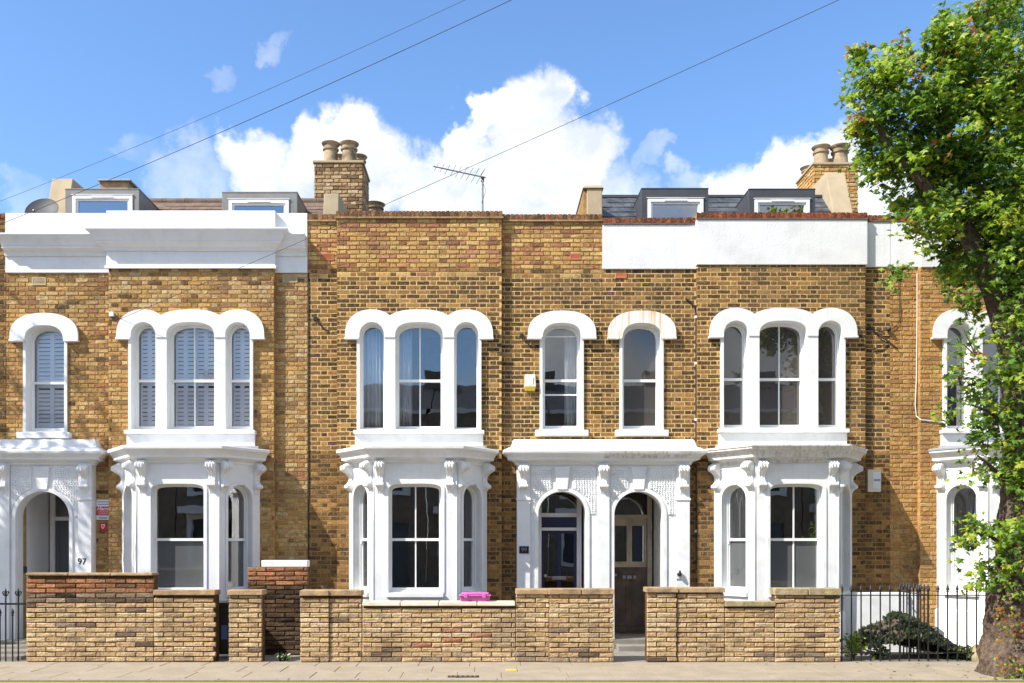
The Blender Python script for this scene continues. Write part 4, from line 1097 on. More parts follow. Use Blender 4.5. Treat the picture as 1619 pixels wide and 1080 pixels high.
bw = tag(box('white_ledge', 'white_paint', None, PX(413, -.9), PX(486, -.9), -.89, -.69, PZ(897, -.9) + .002, PZ(886, -.9), .01), 'white painted ledge on top of wall behind orange bricks', 'ledge')
garden_wall('long sandy garden wall with low pale-coped middle under the 99 bay', [
    (475, 520, 933, YW - .03, .26, 'coping_stone', 9, 1, sand_low), (520.8, 572, 933, YW, .22, 'coping_stone', 9, 1, sand_low),
    (572.8, 815, 951, YW, .22, 'pale_stone', 7, 0, sand99), (815.8, 868, 931, YW - .01, .23, 'coping_stone', 9, 1, sand_low),
    (868.8, 970, 931, YW - .035, .26, 'coping_stone', 9, 2, sand_low)], 101, 720)
garden_wall('stepped sandy garden wall with mossy coping in front of number 101', [
    (1023, 1070, 929, YW - .03, .26, 'coping_stone', 8, 2, sand_low), (1070.8, 1145, 929, YW, .22, 'coping_stone', 8, 1, sand_low),
    (1145.8, 1225, 951, YW, .22, 'mossy_stone', 8, 1, sand_low), (1225.8, 1328, 930, YW - .02, .24, 'mossy_stone', 11, 2, sand_low)], 111, 1180)
# white plinth wall behind the railings, and the wall's shadowed inner face
tag(box('low_white_wall', 'white_paint', None, PX(1333, -.5), PX(1450, -.5), -.5, -.32, -.1, PZ(937, -.5), .012), 'low white painted wall behind the iron railings right of the mossy wall', 'wall')

# ---------------------------------------------------------------- iron railings
def spear_mesh(h, head=.10, r=.011):
    m = MB(); m.tube([(0, 0, 0), (0, 0, h - head)], r, 8); return m.mesh('railing_bar', 'iron', 40)
def head_mesh(head=.11):
    m = MB(); m.lathe([(.012, 0), (.020, .008), (.020, .016), (.011, .022), (.012, .03), (.026, .042), (.022, .06), (.012, .09), (.002, head + .01)], (0, 0, 0), 10); return m.mesh('spear_head', 'iron', 50)
SP, HD = spear_mesh(1.30), head_mesh()
def railing(label, pts, ztop, name='iron_railing', rails=(), group=None):
    t = thing(name, label, 'railing', (pts[0][0], pts[0][1], 0), group)
    for (x, y) in pts:
        b = link('railing_bar', SP, t, (x, y, ztop - 1.30)); link('spear_head', HD, b, (x, y, ztop - .105))
    for zr in rails:
        a, b = Vector(pts[0]), Vector(pts[-1]); d = (b - a).normalized(); n = Vector((-d.y, d.x)) * .011
        a -= d * .03; b += d * .03
        MB().hexa([(a.x - n.x, a.y - n.y, zr), (b.x - n.x, b.y - n.y, zr), (b.x + n.x, b.y + n.y, zr), (a.x + n.x, a.y + n.y, zr)],
                  [(a.x - n.x, a.y - n.y, zr + .014), (b.x - n.x, b.y - n.y, zr + .014), (b.x + n.x, b.y + n.y, zr + .014), (a.x + n.x, a.y + n.y, zr + .014)]).build('rail', 'iron', t, 0)
    return t
zt = PZ(926, YW)
railing('black spear-topped iron railing along the pavement beside the tree', [(PX(1331 + 15.2 * k, YW + .1), YW + .1) for k in range(17)], zt, rails=(PZ(942, YW + .1), .12))
railing('short iron railing running back from the pavement towards the brick wall', [(PX(1468, YW + .2), YW + .22 + .12 * k) for k in range(9)], zt - .0, rails=(PZ(942, YW + .1), .12))
lr = thing('iron_railing', 'black iron gate railing with fleur-de-lis tops at the left edge', 'railing', (PX(20, YW), YW + .1, 0))
def fleur():
    m = MB()
    m.lathe([(.010, 0), (.018, .01), (.010, .02), (.012, .05), (.022, .085), (.012, .125), (.002, .155)], (0, 0, 0), 8)
    for s_ in (-1, 1): m.tube([(0, 0, .03), (s_ * .03, 0, .055), (s_ * .045, 0, .085), (s_ * .036, 0, .11), (s_ * .022, 0, .10)], [.009, .011, .012, .009, .004], 6)
    return m.mesh('fleur_head', 'iron', 50)
FL = fleur()
for k, px in enumerate((-8, 0, 9, 20, 29)):
    z_ = PZ(932 if k in (2, 4) else 960, YW)
    b = link('railing_bar', SP, lr, (PX(px, YW + .1), YW + .1, z_ - 1.32)); link('fleur_head', FL if k in (2, 4) else HD, b, (PX(px, YW + .1), YW + .1, z_ - .14))
MB().box(PX(-20, YW), PX(36, YW), YW + .09, YW + .11, PZ(957, YW), PZ(954, YW)).build('rail', 'iron', lr, 0)
sg = thing('garden_step', 'worn dark stone steps behind the fleur-de-lis railing', 'steps', (PX(5, -1), -1, 0))
for k in range(4):
    box('tread', 'concrete', sg, PX(-60, -1.4), PX(41, -1.4), YW + .25 + .3 * k, YW + .56 + .3 * k, -.1, .055 + .045 * k, .008)

# ---------------------------------------------------------------- leaves
def leaf_shape(kind):
    if kind == 'maple':      # five lobes
        o = [(0, -.10), (.16, -.22), (.50, -.20), (.30, .02), (.56, .28), (.24, .26), (.0, .62), (-.24, .26), (-.56, .28), (-.30, .02), (-.50, -.20), (-.16, -.22)]
    else:
        o = [(0, -.5), (.20, -.25), (.27, .05), (.15, .32), (0, .55), (-.15, .32), (-.27, .05), (-.20, -.25)]
    v = [(0, .02, .05)] + [(x, y, -abs(x) * .30 - .10 * max(0, y)) for x, y in o]
    n = len(o); f = [(0, 1 + k, 1 + (k + 1) % n) for k in range(n)]
    return v, f
MAPLE, OVAL = leaf_shape('maple'), leaf_shape('oval')
def leaf_matrix(p, nrm, size, rg):
    z = Vector(nrm).normalized(); a = Vector((rg.uniform(-1, 1), rg.uniform(-1, 1), rg.uniform(-1.3, .3)))
    y = (a - z * a.dot(z));
    if y.length < .05: y = z.orthogonal()
    y.normalize(); x = y.cross(z)
    return Matrix(((x.x * size, y.x * size, z.x * size, p[0]), (x.y * size, y.y * size, z.y * size, p[1]), (x.z * size, y.z * size, z.z * size, p[2]), (0, 0, 0, 1)))
def leaf_mass(name, leaves, shape, parent, rg, kind='stuff'):
    mb = MB()
    for (p, n, s_, c) in leaves:
        mb.M = leaf_matrix(p, n, s_, rg); mb.color = c; mb.add([Vector(v) for v in shape[0]], shape[1])
    return mb.build(name, 'leafmat', parent, 0, kind=kind, fix=False)
GREENS = [tuple(x * 1.05 for x in lin(c)) for c in ((136, 164, 40), (112, 146, 30), (92, 126, 30), (156, 178, 48), (76, 106, 26), (104, 138, 44), (178, 186, 56), (64, 92, 28))]
RUST = [tuple(x * .7 for x in lin(c)) for c in ((190, 136, 56), (204, 150, 56), (176, 150, 66), (176, 112, 52))]
DARKG = [tuple(x * .7 for x in lin(c)) for c in ((62, 80, 44), (54, 72, 40), (78, 90, 52), (96, 98, 62), (44, 58, 36))]

# ---------------------------------------------------------------- the street tree
from mathutils import noise as mnoise
def limb(mb, pts, rad, n=18, rough=.10, seed=0, step=.09):
    """gnarled tapering limb through the given points"""
    rg = random.Random(seed); P = [Vector(p) for p in pts]; fine = []; rr = []
    for i in range(len(P) - 1):
        p0 = P[max(i - 1, 0)]; p1, p2 = P[i], P[i + 1]; p3 = P[min(i + 2, len(P) - 1)]
        k = max(3, int((p2 - p1).length / step))
        for j in range(k):
            t = j / k
            fine.append(.5 * ((2 * p1) + (p2 - p0) * t + (2 * p0 - 5 * p1 + 4 * p2 - p3) * t * t + (3 * p1 - p0 - 3 * p2 + p3) * t ** 3)); rr.append(rad[i] + (rad[i + 1] - rad[i]) * t)
    fine.append(P[-1]); rr.append(rad[-1])
    ph = [rg.uniform(0, 6.28) for _ in range(6)]
    base = len(mb.v); up = Vector((.2, 1, .1)); vs_ = []; fs = []
    for i, p in enumerate(fine):
        t = (fine[min(i + 1, len(fine) - 1)] - fine[max(i - 1, 0)]).normalized(); a = t.cross(up).normalized(); b = t.cross(a)
        for k in range(n):
            g = 2 * math.pi * k / n
            r = rr[i] * (1 + rough * (math.sin(3 * g + ph[0] + i * .05) * .6 + math.sin(5 * g + ph[1] - i * .11) * .45 + math.sin(8 * g + ph[2] + i * .4 * step / .09) * .25 + math.sin(i * .9 * step / .09 + ph[3] + 2 * g) * .35 + (rg.uniform(-.35, .35) if step > .06 else 0)))
            q = p + (a * math.cos(g) + b * math.sin(g)) * r
            if step < .06:      # burrs and furrowed bark
                dd = (q - p).normalized(); low = math.exp(-max(0, q.z) / 1.1)
                q += dd * (mnoise.noise(q * 3.2) * .05 * (1 + low) + mnoise.noise(Vector((q.x * 16, q.y * 16, q.z * 7))) * .022 + abs(mnoise.noise(q * 8)) * .05 * low + mnoise.noise(q * 34) * .008)
            vs_.append(q)
    for i in range(len(fine) - 1):
        for k in range(n):
            j = (k + 1) % n; fs.append((i * n + k, i * n + j, (i + 1) * n + j, (i + 1) * n + k))
    fs.append(tuple((len(fine) - 1) * n + k for k in range(n))); mb.add(vs_, fs)
def T(px, py, y): return (PX(px, y), y, PZ(py, y))
YT = -3.1
tree = thing('street_tree', 'leafy street tree with gnarled bark trunk at the right edge of the pavement', 'tree', (PX(1600, YT), YT, 0))
mb = MB()
limb(mb, [T(1606, 1100, YT), T(1604, 1050, YT), T(1606, 990, YT), T(1612, 900, YT), T(1616, 780, YT), T(1616, 640, YT), T(1608, 520, YT), T(1602, 420, YT)], [.54, .45, .37, .31, .26, .22, .19, .15], 90, .07, 1, .03)
mb.build('trunk', 'bark', tree, 60)
for k, (pts, rad) in enumerate((
    ([T(1602, 560, YT), T(1575, 470, YT - .1), T(1540, 390, YT - .15), T(1508, 320, YT - .1), T(1490, 230, YT), T(1480, 120, YT + .1)], [.17, .15, .12, .10, .07, .03]),
    ([T(1600, 430, YT), T(1608, 330, YT + .1), T(1610, 220, YT + .2), T(1600, 110, YT + .2), T(1580, 10, YT + .2)], [.19, .13, .10, .07, .03]),
    ([T(1520, 350, YT - .1), T(1460, 290, YT - .3), T(1405, 230, YT - .3), T(1365, 150, YT - .3)], [.08, .06, .04, .015]),
    ([T(1606, 330, YT), T(1680, 250, YT - .3), T(1740, 150, YT - .3)], [.11, .08, .03]),
    ([T(1600, 470, YT), T(1660, 380, YT + .5), T(1720, 300, YT + .9)], [.12, .08, .03]),
    ([T(1600, 690, YT - .1), T(1570, 655, YT - .35), T(1535, 640, YT - .5)], [.05, .025, .01]),
    ([T(1606, 780, YT - .1), T(1570, 740, YT - .4), T(1545, 720, YT - .5)], [.05, .025, .01]),
    ([T(1606, 890, YT - .1), T(1570, 850, YT - .4), T(1540, 835, YT - .5)], [.05, .025, .01]))):
    m_ = MB(); limb(m_, pts, rad, 12, .09, k + 3); m_.build('limb', 'bark', tree, 60)
def twigs(n_, c_, r_, rgt):      # fine wood that carries a leaf clump
    m_ = MB()
    for q in range(n_):
        d_ = Vector((rgt.gauss(0, 1), rgt.gauss(0, 1), rgt.gauss(.3, 1))).normalized() * r_
        m_.tube([c_ + Vector((.25 * r_, 0, -.6 * r_)), c_ + d_ * .35, c_ + d_ * .95], [.012, .008, .003], 5)
    m_.build('twig', 'bark', tree, 50)
rg = random.Random(17)
blobs = [(1364, 96, 11, 12), (1362, 78, 8, 8), (1420, 92, 11, 12), (1422, 74, 9, 8), (1464, 96, 12, 14), (1496, 44, 12, 14), (1494, 24, 9, 8), (1556, 14, 18, 20), (1356, 150, 11, 10), (1352, 210, 11, 10),
         (1378, 125, 24, 30), (1370, 185, 24, 34), (1376, 240, 24, 34), (1408, 120, 26, 40), (1432, 155, 44, 80), (1445, 215, 62, 140), (1412, 262, 32, 54), (1448, 295, 40, 70), (1478, 335, 42, 74),
         (1497, 70, 30, 60), (1505, 130, 56, 120), (1508, 210, 76, 190), (1504, 295, 66, 160), (1560, 50, 54, 120), (1590, 110, 76, 180), (1580, 210, 88, 220), (1562, 300, 76, 190), (1544, 368, 54, 120),
         (1506, 380, 32, 60), (1524, 425, 30, 56), (1590, 400, 56, 120), (1640, 60, 106, 160), (1650, 200, 106, 170), (1650, 340, 96, 150), (1540, 475, 28, 40), (1600, 455, 34, 50), (1616, 540, 22, 22),
         (1518, 470, 20, 26), (1535, 545, 26, 36), (1512, 592, 24, 34), (1545, 620, 32, 50), (1570, 660, 36, 60), (1552, 700, 30, 50), (1582, 735, 28, 40), (1502, 655, 18, 22), (1532, 740, 20, 26), (1575, 600, 34, 60),
         (1548, 835, 24, 36), (1527, 860, 17, 22), (1572, 855, 28, 44), (1605, 830, 28, 40), (1544, 920, 24, 32), (1567, 890, 22, 30), (1600, 930, 22, 24), (1410, 430, 11, 8), (1614, 640, 20, 20), (1612, 790, 18, 16), (1596, 515, 26, 34), (1592, 585, 24, 30), (1604, 700, 22, 26), (1588, 655, 20, 24), (1606, 560, 24, 40), (1608, 610, 22, 34), (1600, 760, 24, 40), (1612, 735, 22, 30), (1612, 840, 20, 30), (1598, 885, 18, 24), (1604, 480, 26, 40)]
leaves = []
for (px, py, r, cnt) in blobs:
    yb = (YT + rg.uniform(-.6, .15) if px < 1586 else YT - rg.uniform(.32, .6)) if py > 460 else YT + rg.uniform(-.5, .5); rw = r * (D + yb) / F; c = Vector(T(px, py, yb))
    big = py < 460
    twigs(4 if big else 3, c, rw * 1.1, rg)
    ncl = max(2, cnt // 3) if big else max(2, cnt // 6)
    for q in range(ncl):
        d = Vector((rg.gauss(0, 1), rg.gauss(0, 1), rg.gauss(0, 1))).normalized() * rw * rg.uniform(.35, 1.0) ** .6
        d.y *= 1.5 if big else .9; d.z *= 1.05
        cc = c + d; shade = rg.randrange(len(GREENS)); warm = rg.random() < (.08 if py < 200 else .02)
        for w in range(rg.randint(20, 28) if big else rg.randint(10, 15)):
            p = cc + Vector((rg.gauss(0, .085), rg.gauss(0, .12), rg.gauss(0, .075)))
            nrm = Vector((rg.gauss(-.25, .55), rg.gauss(-.35, .55), rg.gauss(.75, .4)))
            col = GREENS[shade if rg.random() < .6 else rg.randrange(len(GREENS))]
            if warm and rg.random() < .6: col = RUST[rg.randrange(4)]
            leaves.append((p, nrm, rg.choice((rg.uniform(.05, .09), rg.uniform(.08, .125))), col))
for k in range(150):      # rusty shoots on the burrs of the trunk
    py = rg.choice((905, 985, 1000, 1050, 1062, 1075, 960)) + rg.uniform(-14, 14); px = rg.uniform(1572, 1618)
    leaves.append((Vector(T(px, py, YT - .46 - rg.uniform(0, .06))) , (rg.uniform(-.6, .2), -1, rg.uniform(0, .8)), rg.uniform(.03, .065), RUST[rg.randrange(4)] if rg.random() < .6 else GREENS[rg.randrange(8)]))
vis_l = [i for i, l in enumerate(leaves) if VX + l[0].x * F / (D + l[0].y) < 1612 and l[0].z < 8.7]
vis_l.sort(key=lambda i: leaves[i][0].y - leaves[i][2] * 14)
sel = set(vis_l[:300]); LM = {}
for i in sel:
    p, n, s_, c = leaves[i]
    if c not in LM:
        m_ = MB(); m_.color = c; m_.add([Vector(v) for v in MAPLE[0]], MAPLE[1]); LM[c] = m_.mesh('leaf', 'leafmat', 0, False)
    M_ = leaf_matrix(p, n, s_, rg); o = link('leaf', LM[c], tree, p); o.rotation_euler = M_.to_3x3().normalized().to_euler(); o.scale = (s_, s_, s_)
leaf_mass('crown', [l for i, l in enumerate(leaves) if i not in sel], MAPLE, tree, rg)

# a second tree of the avenue stands just out of frame to the left; its shade dapples number 97
t2 = thing('street_tree', 'street tree out of frame to the left that dapples the 97 porch with shade', 'tree', (-13.6, -2.9, 0))
m_ = MB(); limb(m_, [(-13.6, -2.9, -.1), (-13.6, -2.9, .5), (-13.5, -2.9, 2.5), (-13.3, -2.9, 5), (-13.2, -3.0, 8)], [.42, .33, .28, .2, .1], 18, .1, 44); m_.build('trunk', 'bark', t2, 60)
lv = []
for q in range(84):
    d = Vector((rg.gauss(0, 1), rg.gauss(0, 1), rg.gauss(0, 1))).normalized() * rg.uniform(.3, 1) ** .5
    cc = Vector((-13.6 + d.x * 2.4, -2.9 + d.y * 1.6, 8.3 + d.z * 2.6))
    for w in range(22):
        lv.append((cc + Vector((rg.gauss(0, .22), rg.gauss(0, .22), rg.gauss(0, .2))), (rg.gauss(0, .6), rg.gauss(-.2, .6), 1), rg.uniform(.10, .16), GREENS[rg.randrange(8)]))
leaf_mass('crown', lv, MAPLE, t2, rg)

# ---------------------------------------------------------------- overgrown heap and plants behind the railings
hp = thing('overgrown_heap', 'dark rounded heap overgrown with ivy behind the iron railings', 'heap', (PX(1450, -1.3), -1.3, 0))
vs_, fs = [], []; nx, ny = 40, 22; rgh = random.Random(6)
hx0, hx1 = PX(1360, -1.25), PX(1540, -1.25)
def heap_z(u, v):
    prof = [(0, .42), (.15, .52), (.33, .72), (.45, .66), (.6, .50), (.8, .22), (1, .05)]
    for (a, za), (b, zb) in zip(prof, prof[1:]):
        if a <= u <= b: z = za + (zb - za) * (u - a) / (b - a)
    return z * math.sin(math.pi * min(1, max(0, .08 + v * .9))) ** .45
for i in range(nx + 1):
    for j in range(ny + 1):
        u, v = i / nx, j / ny
        vs_.append((hx0 + (hx1 - hx0) * u, -1.58 + .9 * v, -.05 + heap_z(u, v) + rgh.uniform(-.025, .025)))
for i in range(nx):
    for j in range(ny): a = i * (ny + 1) + j; fs.append((a, a + ny + 1, a + ny + 2, a + 1))
m_ = MB(); m_.add(vs_, fs); m_.build('mound', 'earth', hp, 60)
lv = []
for q in range(2300):
    u, v = rgh.random(), rgh.random() ** 1.5
    if u < .28 and rgh.random() < .55: continue
    lv.append(((hx0 + (hx1 - hx0) * u, -1.6 + .9 * v, heap_z(u, v) - .03 + rgh.uniform(-.02, .03)), (rgh.gauss(0, .7), -.8, rgh.gauss(.6, .6)), rgh.uniform(.04, .10), DARKG[rgh.randrange(5)]))
leaf_mass('ivy', lv, OVAL, hp, rgh)
def bush(label, px, y, w, h, n, cols, seed, grp=None):
    b = thing('shrub', label, 'shrub', (PX(px, y), y, 0), grp); r = random.Random(seed); lv = []
    for k in range(7):
        g = r.uniform(0, 6.28); m = MB(); m.tube([(PX(px, y), y, 0), (PX(px, y) + w * .4 * math.cos(g), y + w * .3 * math.sin(g), h * .6), (PX(px, y) + w * .7 * math.cos(g), y + w * .4 * math.sin(g), h * .9)], [.008, .006, .003], 5); m.build('stem', 'bark', b, 40)
    for k in range(n):
        d = Vector((r.gauss(0, 1), r.gauss(0, 1), r.gauss(0, 1))).normalized() * r.random() ** .4
        lv.append(((PX(px, y) + d.x * w, y + d.y * w * .6, h * .55 + d.z * h * .5), (r.gauss(0, .5), -.5 + r.gauss(0, .4), .8), r.uniform(.05, .09), cols[r.randrange(len(cols))]))
    leaf_mass('foliage', lv, OVAL, b, r)
bush('small bright green shrub at the foot of the railings beside the mossy wall', 1350, YW + .3, .22, .42, 170, GREENS, 1)
bush('low dark green plants at the railing foot left of the heap', 1388, YW + .32, .20, .22, 120, DARKG + GREENS[4:6], 2)
bush('low weeds at the railing foot beside the tree trunk', 1525, YW + .28, .26, .24, 120, DARKG + GREENS[4:], 3)
bush('small pale-flecked weeds at the foot of the pier left of the 99 wall', 447, YW + .12, .14, .12, 70, GREENS[1:3] + DARKG + [(.6, .6, .5)], 7)
lt = [((rg.gauss(6.2, .9), rg.uniform(YK + .1, YW - .08), .006), (rg.gauss(0, .15), rg.gauss(0, .15), 1), rg.uniform(.03, .06), (RUST + GREENS)[rg.randrange(12)]) for q in range(46)]
lt = [l for l in lt if l[0][0] < 8.5]
ll = leaf_mass('leaf_litter', lt, MAPLE, None, rg); tag(ll, 'scattered fallen leaves on the pavement around the street tree', 'leaf litter')
tag(MB().lathe([(.11, 0), (.13, .08), (.10, .2), (.05, .26)], (PX(1547, YW + .15), YW + .15, -.02), 9).build('stone', 'mossy_stone', None, 60), 'pale mossy stone at the foot of the tree trunk', 'stone')

# ---------------------------------------------------------------- small things on the fronts
def text_mesh(name, txt, size, material, parent, x, y, z, align='CENTER', ext=.002, bold=0.0):
    c = bpy.data.curves.new(name, 'FONT'); c.body = txt; c.size = size; c.align_x = align; c.align_y = 'CENTER'; c.extrude = ext; c.offset = bold
    o = bpy.data.objects.new(name, c); COL.objects.link(o); dg = bpy.context.evaluated_depsgraph_get()
    me = bpy.data.meshes.new_from_object(o.evaluated_get(dg)); bpy.data.objects.remove(o); me.materials.clear(); me.materials.append(MATS[material])
    return link(name, me, parent, (x, y, z), (R(90), 0, 0))
yf = YR - .15 - .045
# alarm signs by the 97 door
sgn = thing('alarm_sign', 'white and red alarm notice on the brick beside the 97 porch', 'sign', (PX(164, YR), YR, PZ(822, YR)))
box('board', 'white_plastic', sgn, PX(153, YR), PX(175, YR), YR - .02, YR - .006, PZ(822, YR), PZ(790, YR), .002)
box('red_band', 'red_sign', sgn, PX(153, YR) + .002, PX(175, YR) - .002, YR - .0235, YR - .0205, PZ(815, YR), PZ(801, YR))
text_mesh('lettering', 'Alarm', .085, 'white_plastic', sgn, PX(164, YR), YR - .0245, PZ(804.5, YR), bold=.002)
for k, zz in enumerate((809.5, 812.5)): box('print_line', 'white_plastic', sgn, PX(156, YR), PX(172, YR), YR - .026, YR - .024, PZ(zz, YR) - .004, PZ(zz, YR) + .004)
for k, zz in enumerate((793.5, 797.5, 818, 820)): box('print_line', 'print_blue', sgn, PX(155 + k, YR), PX(173 - k, YR), YR - .023, YR - .0205, PZ(zz, YR) - .005, PZ(zz, YR) + .005)
s2 = thing('alarm_sign', 'small square red shield notice below the alarm sign', 'sign', (PX(163, YR), YR, PZ(839, YR)))
box('board', 'red_sign', s2, PX(158, YR), PX(169, YR), YR - .018, YR - .006, PZ(839, YR), PZ(826, YR), .002)
cxs, czs = PX(163.5, YR), PZ(832.5, YR)
MB().plate([[(cxs - .03, czs + .035), (cxs + .03, czs + .035), (cxs + .03, czs - .005), (cxs, czs - .04), (cxs - .03, czs - .005)], [(cxs - .018, czs + .022), (cxs + .018, czs + .022), (cxs + .016, czs), (cxs, czs - .02), (cxs - .016, czs)]], YR - .0205, YR - .0185).build('shield', 'white_plastic', s2, 0)
tag(text_mesh('house_number', '97', .15, 'black_paint', None, PX(129.5, yf), yf - .004, PZ(888, yf), ext=.003), 'black number 97 on the white pilaster', 'house number')
np_ = thing('number_plate', 'small black plaque with number 99 on the white pilaster', 'house number', (PX(828, yf), yf, PZ(875, yf)))
box('plate', 'black_paint', np_, PX(821, yf), PX(836, yf), yf - .016, yf - .001, PZ(875, yf), PZ(863.5, yf), .003)
text_mesh('digits', '99', .095, 'metal', np_, PX(828.5, yf), yf - .018, PZ(869.2, yf))
tag(box('doorbell', 'black_paint', None, PX(12, yf) + .26, PX(12, yf) + .31, YR - .20, YR - .151, PZ(906, YR), PZ(895, YR), .006), 'black doorbell box left of the 97 door arch', 'doorbell')
ks = thing('door_fitting', 'small black and white fitting on the pilaster right of the 101 door', 'fitting', (PX(1073, yf), yf, PZ(914, yf)))  # small wall fitting of unclear use, gives no light
box('backplate', 'white_plastic', ks, PX(1067, yf), PX(1079, yf), yf - .02, yf - .001, PZ(915, yf), PZ(906, yf), .004)
MB().lathe([(.028, 0), (.032, .03), (.022, .07), (.012, .1)], (PX(1074, yf), yf - .05, PZ(911, yf)), 12).build('cap', 'black_paint', ks, 40)
box('arm', 'black_paint', ks, PX(1070, yf), PX(1077, yf), yf - .045, yf - .021, PZ(909.5, yf), PZ(906, yf), .003)
# alarm bell boxes
ab = thing('alarm_box', 'white and yellow alarm bell box beside the upper 99 window', 'alarm box', (PX(837, YR), YR, PZ(619, YR)))
za, zb = PZ(619, YR), PZ(593, YR); xa_, xb_ = PX(829, YR), PX(847, YR)
MB().hexa([(xa_, YR - .09, za + .07), (xb_, YR - .09, za + .07), (xb_, YR - .005, za + .07), (xa_, YR - .005, za + .07)], [(xa_ + .01, YR - .07, zb), (xb_ - .01, YR - .07, zb), (xb_ - .01, YR - .005, zb), (xa_ + .01, YR - .005, zb)]).build('cover', 'cream_plastic', ab, 0, .006)
MB().hexa([(xa_ + .02, YR - .07, za), (xb_ - .02, YR - .07, za), (xb_ - .02, YR - .005, za), (xa_ + .02, YR - .005, za)], [(xa_, YR - .09, za + .069), (xb_, YR - .09, za + .069), (xb_, YR - .005, za + .069), (xa_, YR - .005, za + .069)]).build('strobe', 'yellow_plastic', ab, 0, .005)
box('label_plate', 'white_plastic', ab, xa_ + .055, xb_ - .05, YR - .092, YR - .075, za + .10, zb - .05)
ab2 = thing('alarm_box', 'cream alarm bell box with white label right of the 101 bay', 'alarm box', (PX(1380, YR), YR, PZ(778, YR)))
za, zb = PZ(778, YR), PZ(743, YR); xa_, xb_ = PX(1369, YR), PX(1390, YR)
box('cover', 'cream_plastic', ab2, xa_, xb_, YR - .085, YR - .004, za, zb, .008)
box('label_plate', 'white_plastic', ab2, xa_ + .085, xb_ - .008, YR - .0895, YR - .0855, za + .06, zb - .04)
for zz in (.18, .2): box('print_line', 'print_blue', ab2, xa_ + .1, xb_ - .02, YR - .092, YR - .0896, za + zz, za + zz + .012)
# air bricks and vents
def air_brick(label, px0, px1, py0, py1, y, material, grp='vents in the brickwork'):
    t = thing('air_brick', label, 'vent', (PX((px0 + px1) / 2, y), y, PZ(py1, y)), grp); a, b, c, d = PX(px0, y), PX(px1, y), PZ(py1, y), PZ(py0, y)
    MB().plate([[(a, c), (b, c), (b, d), (a, d)], [(a + .018, c + .018), (b - .018, c + .018), (b - .018, d - .018), (a + .018, d - .018)]], y - .014, y + .005).build('rim', material, t, 0)
    box('back', material, t, a + .01, b - .01, y - .004, y + .005, c + .01, d - .01)
    n = 4
    for k in range(n):
        z = c + .018 + (d - c - .036) * (k + .5) / n; box('louvre', material, t, a + .017, b - .017, y - .011, y - .0045, z - .007, z + .004)
air_brick('buff louvred vent under the 97 parapet at far left', 51, 73, 439, 451, YR, 'buff_clay')
air_brick('buff louvred vent under the right end of the 97 parapet', 447, 470, 434, 447, YR, 'buff_clay')
air_brick('terracotta air brick left in the yellow 99 parapet', 510, 528, 401, 412, YR, 'terracotta')
air_brick('terracotta air brick right in the yellow 99 parapet', 901, 918, 401, 411, YR, 'terracotta')
air_brick('terracotta air brick under the white 101 render', 973, 991, 432, 440, YR, 'terracotta')

# pink recycling lid on the low wall
pk = thing('plastic_tray', 'pink plastic tray lying on the low pale coping of the 99 wall', 'tray', (PX(750, YW + .1), YW + .1, PZ(951, YW)))
z0 = PZ(951, YW) + .004; a, b = PX(727, YW), PX(775, YW)
MB().hexa([(a + .012, YW - .01, z0), (b - .012, YW - .01, z0), (b - .012, YW + .17, z0), (a + .012, YW + .17, z0)], [(a, YW - .03, z0 + .075), (b, YW - .03, z0 + .075), (b, YW + .19, z0 + .075), (a, YW + .19, z0 + .075)]).build('body', 'pink_plastic', pk, 0, .012)
box('rim', 'pink_plastic', pk, a - .012, b + .012, YW - .045, YW + .205, z0 + .0755, z0 + .096, .006)
box('lid', 'pink_plastic', pk, a + .02, b - .02, YW - .02, YW + .18, z0 + .0965, z0 + .125, .012)
for s_ in (.2, .8): box('clip', 'pink_plastic', pk, a + (b - a) * s_ - .025, a + (b - a) * s_ + .025, YW - .058, YW - .0455, z0 + .05, z0 + .115, .004)
# pavement drain cover and small yellow marker plate
dc = thing('drain_cover', 'dark iron cover set in the pavement below the low wall', 'drain cover', (PX(732, -3.35), -3.35, 0))
box('frame', 'iron', dc, PX(708, -3.35), PX(757, -3.35), -3.44, -3.28, -.01, .006, .002)
for k in range(6): box('slot_bar', 'metal', dc, PX(711 + 7.6 * k, -3.35), PX(715 + 7.6 * k, -3.35), -3.42, -3.30, .0065, .010)
tag(box('marker_plate', 'yellow_plastic', None, PX(800, -2.7), PX(817, -2.7), -2.76, -2.65, -.002, .005, .002), 'small yellow plate set flush in the pavement', 'cover plate')
# bin in the gap
bn = thing('wheelie_bin', 'dark bin standing in the gap between the 97 wall and pier', 'bin', (PX(352, -1.2), -1.2, 0))
a, b = PX(336, -1.2), PX(372, -1.2)
MB().hexa([(a + .03, -1.40, .06), (b - .03, -1.40, .06), (b - .03, -1.05, .06), (a + .03, -1.05, .06)], [(a, -1.45, .82), (b, -1.45, .82), (b, -1.0, .82), (a, -1.0, .82)]).build('body', 'bin_black', bn, 0, .01)
box('lid', 'bin_black', bn, a - .02, b + .02, -1.48, -.98, .821, .87, .012)
box('sticker', 'print_blue', bn, a + .2, b - .06, -1.432, -1.415, .30, .52)

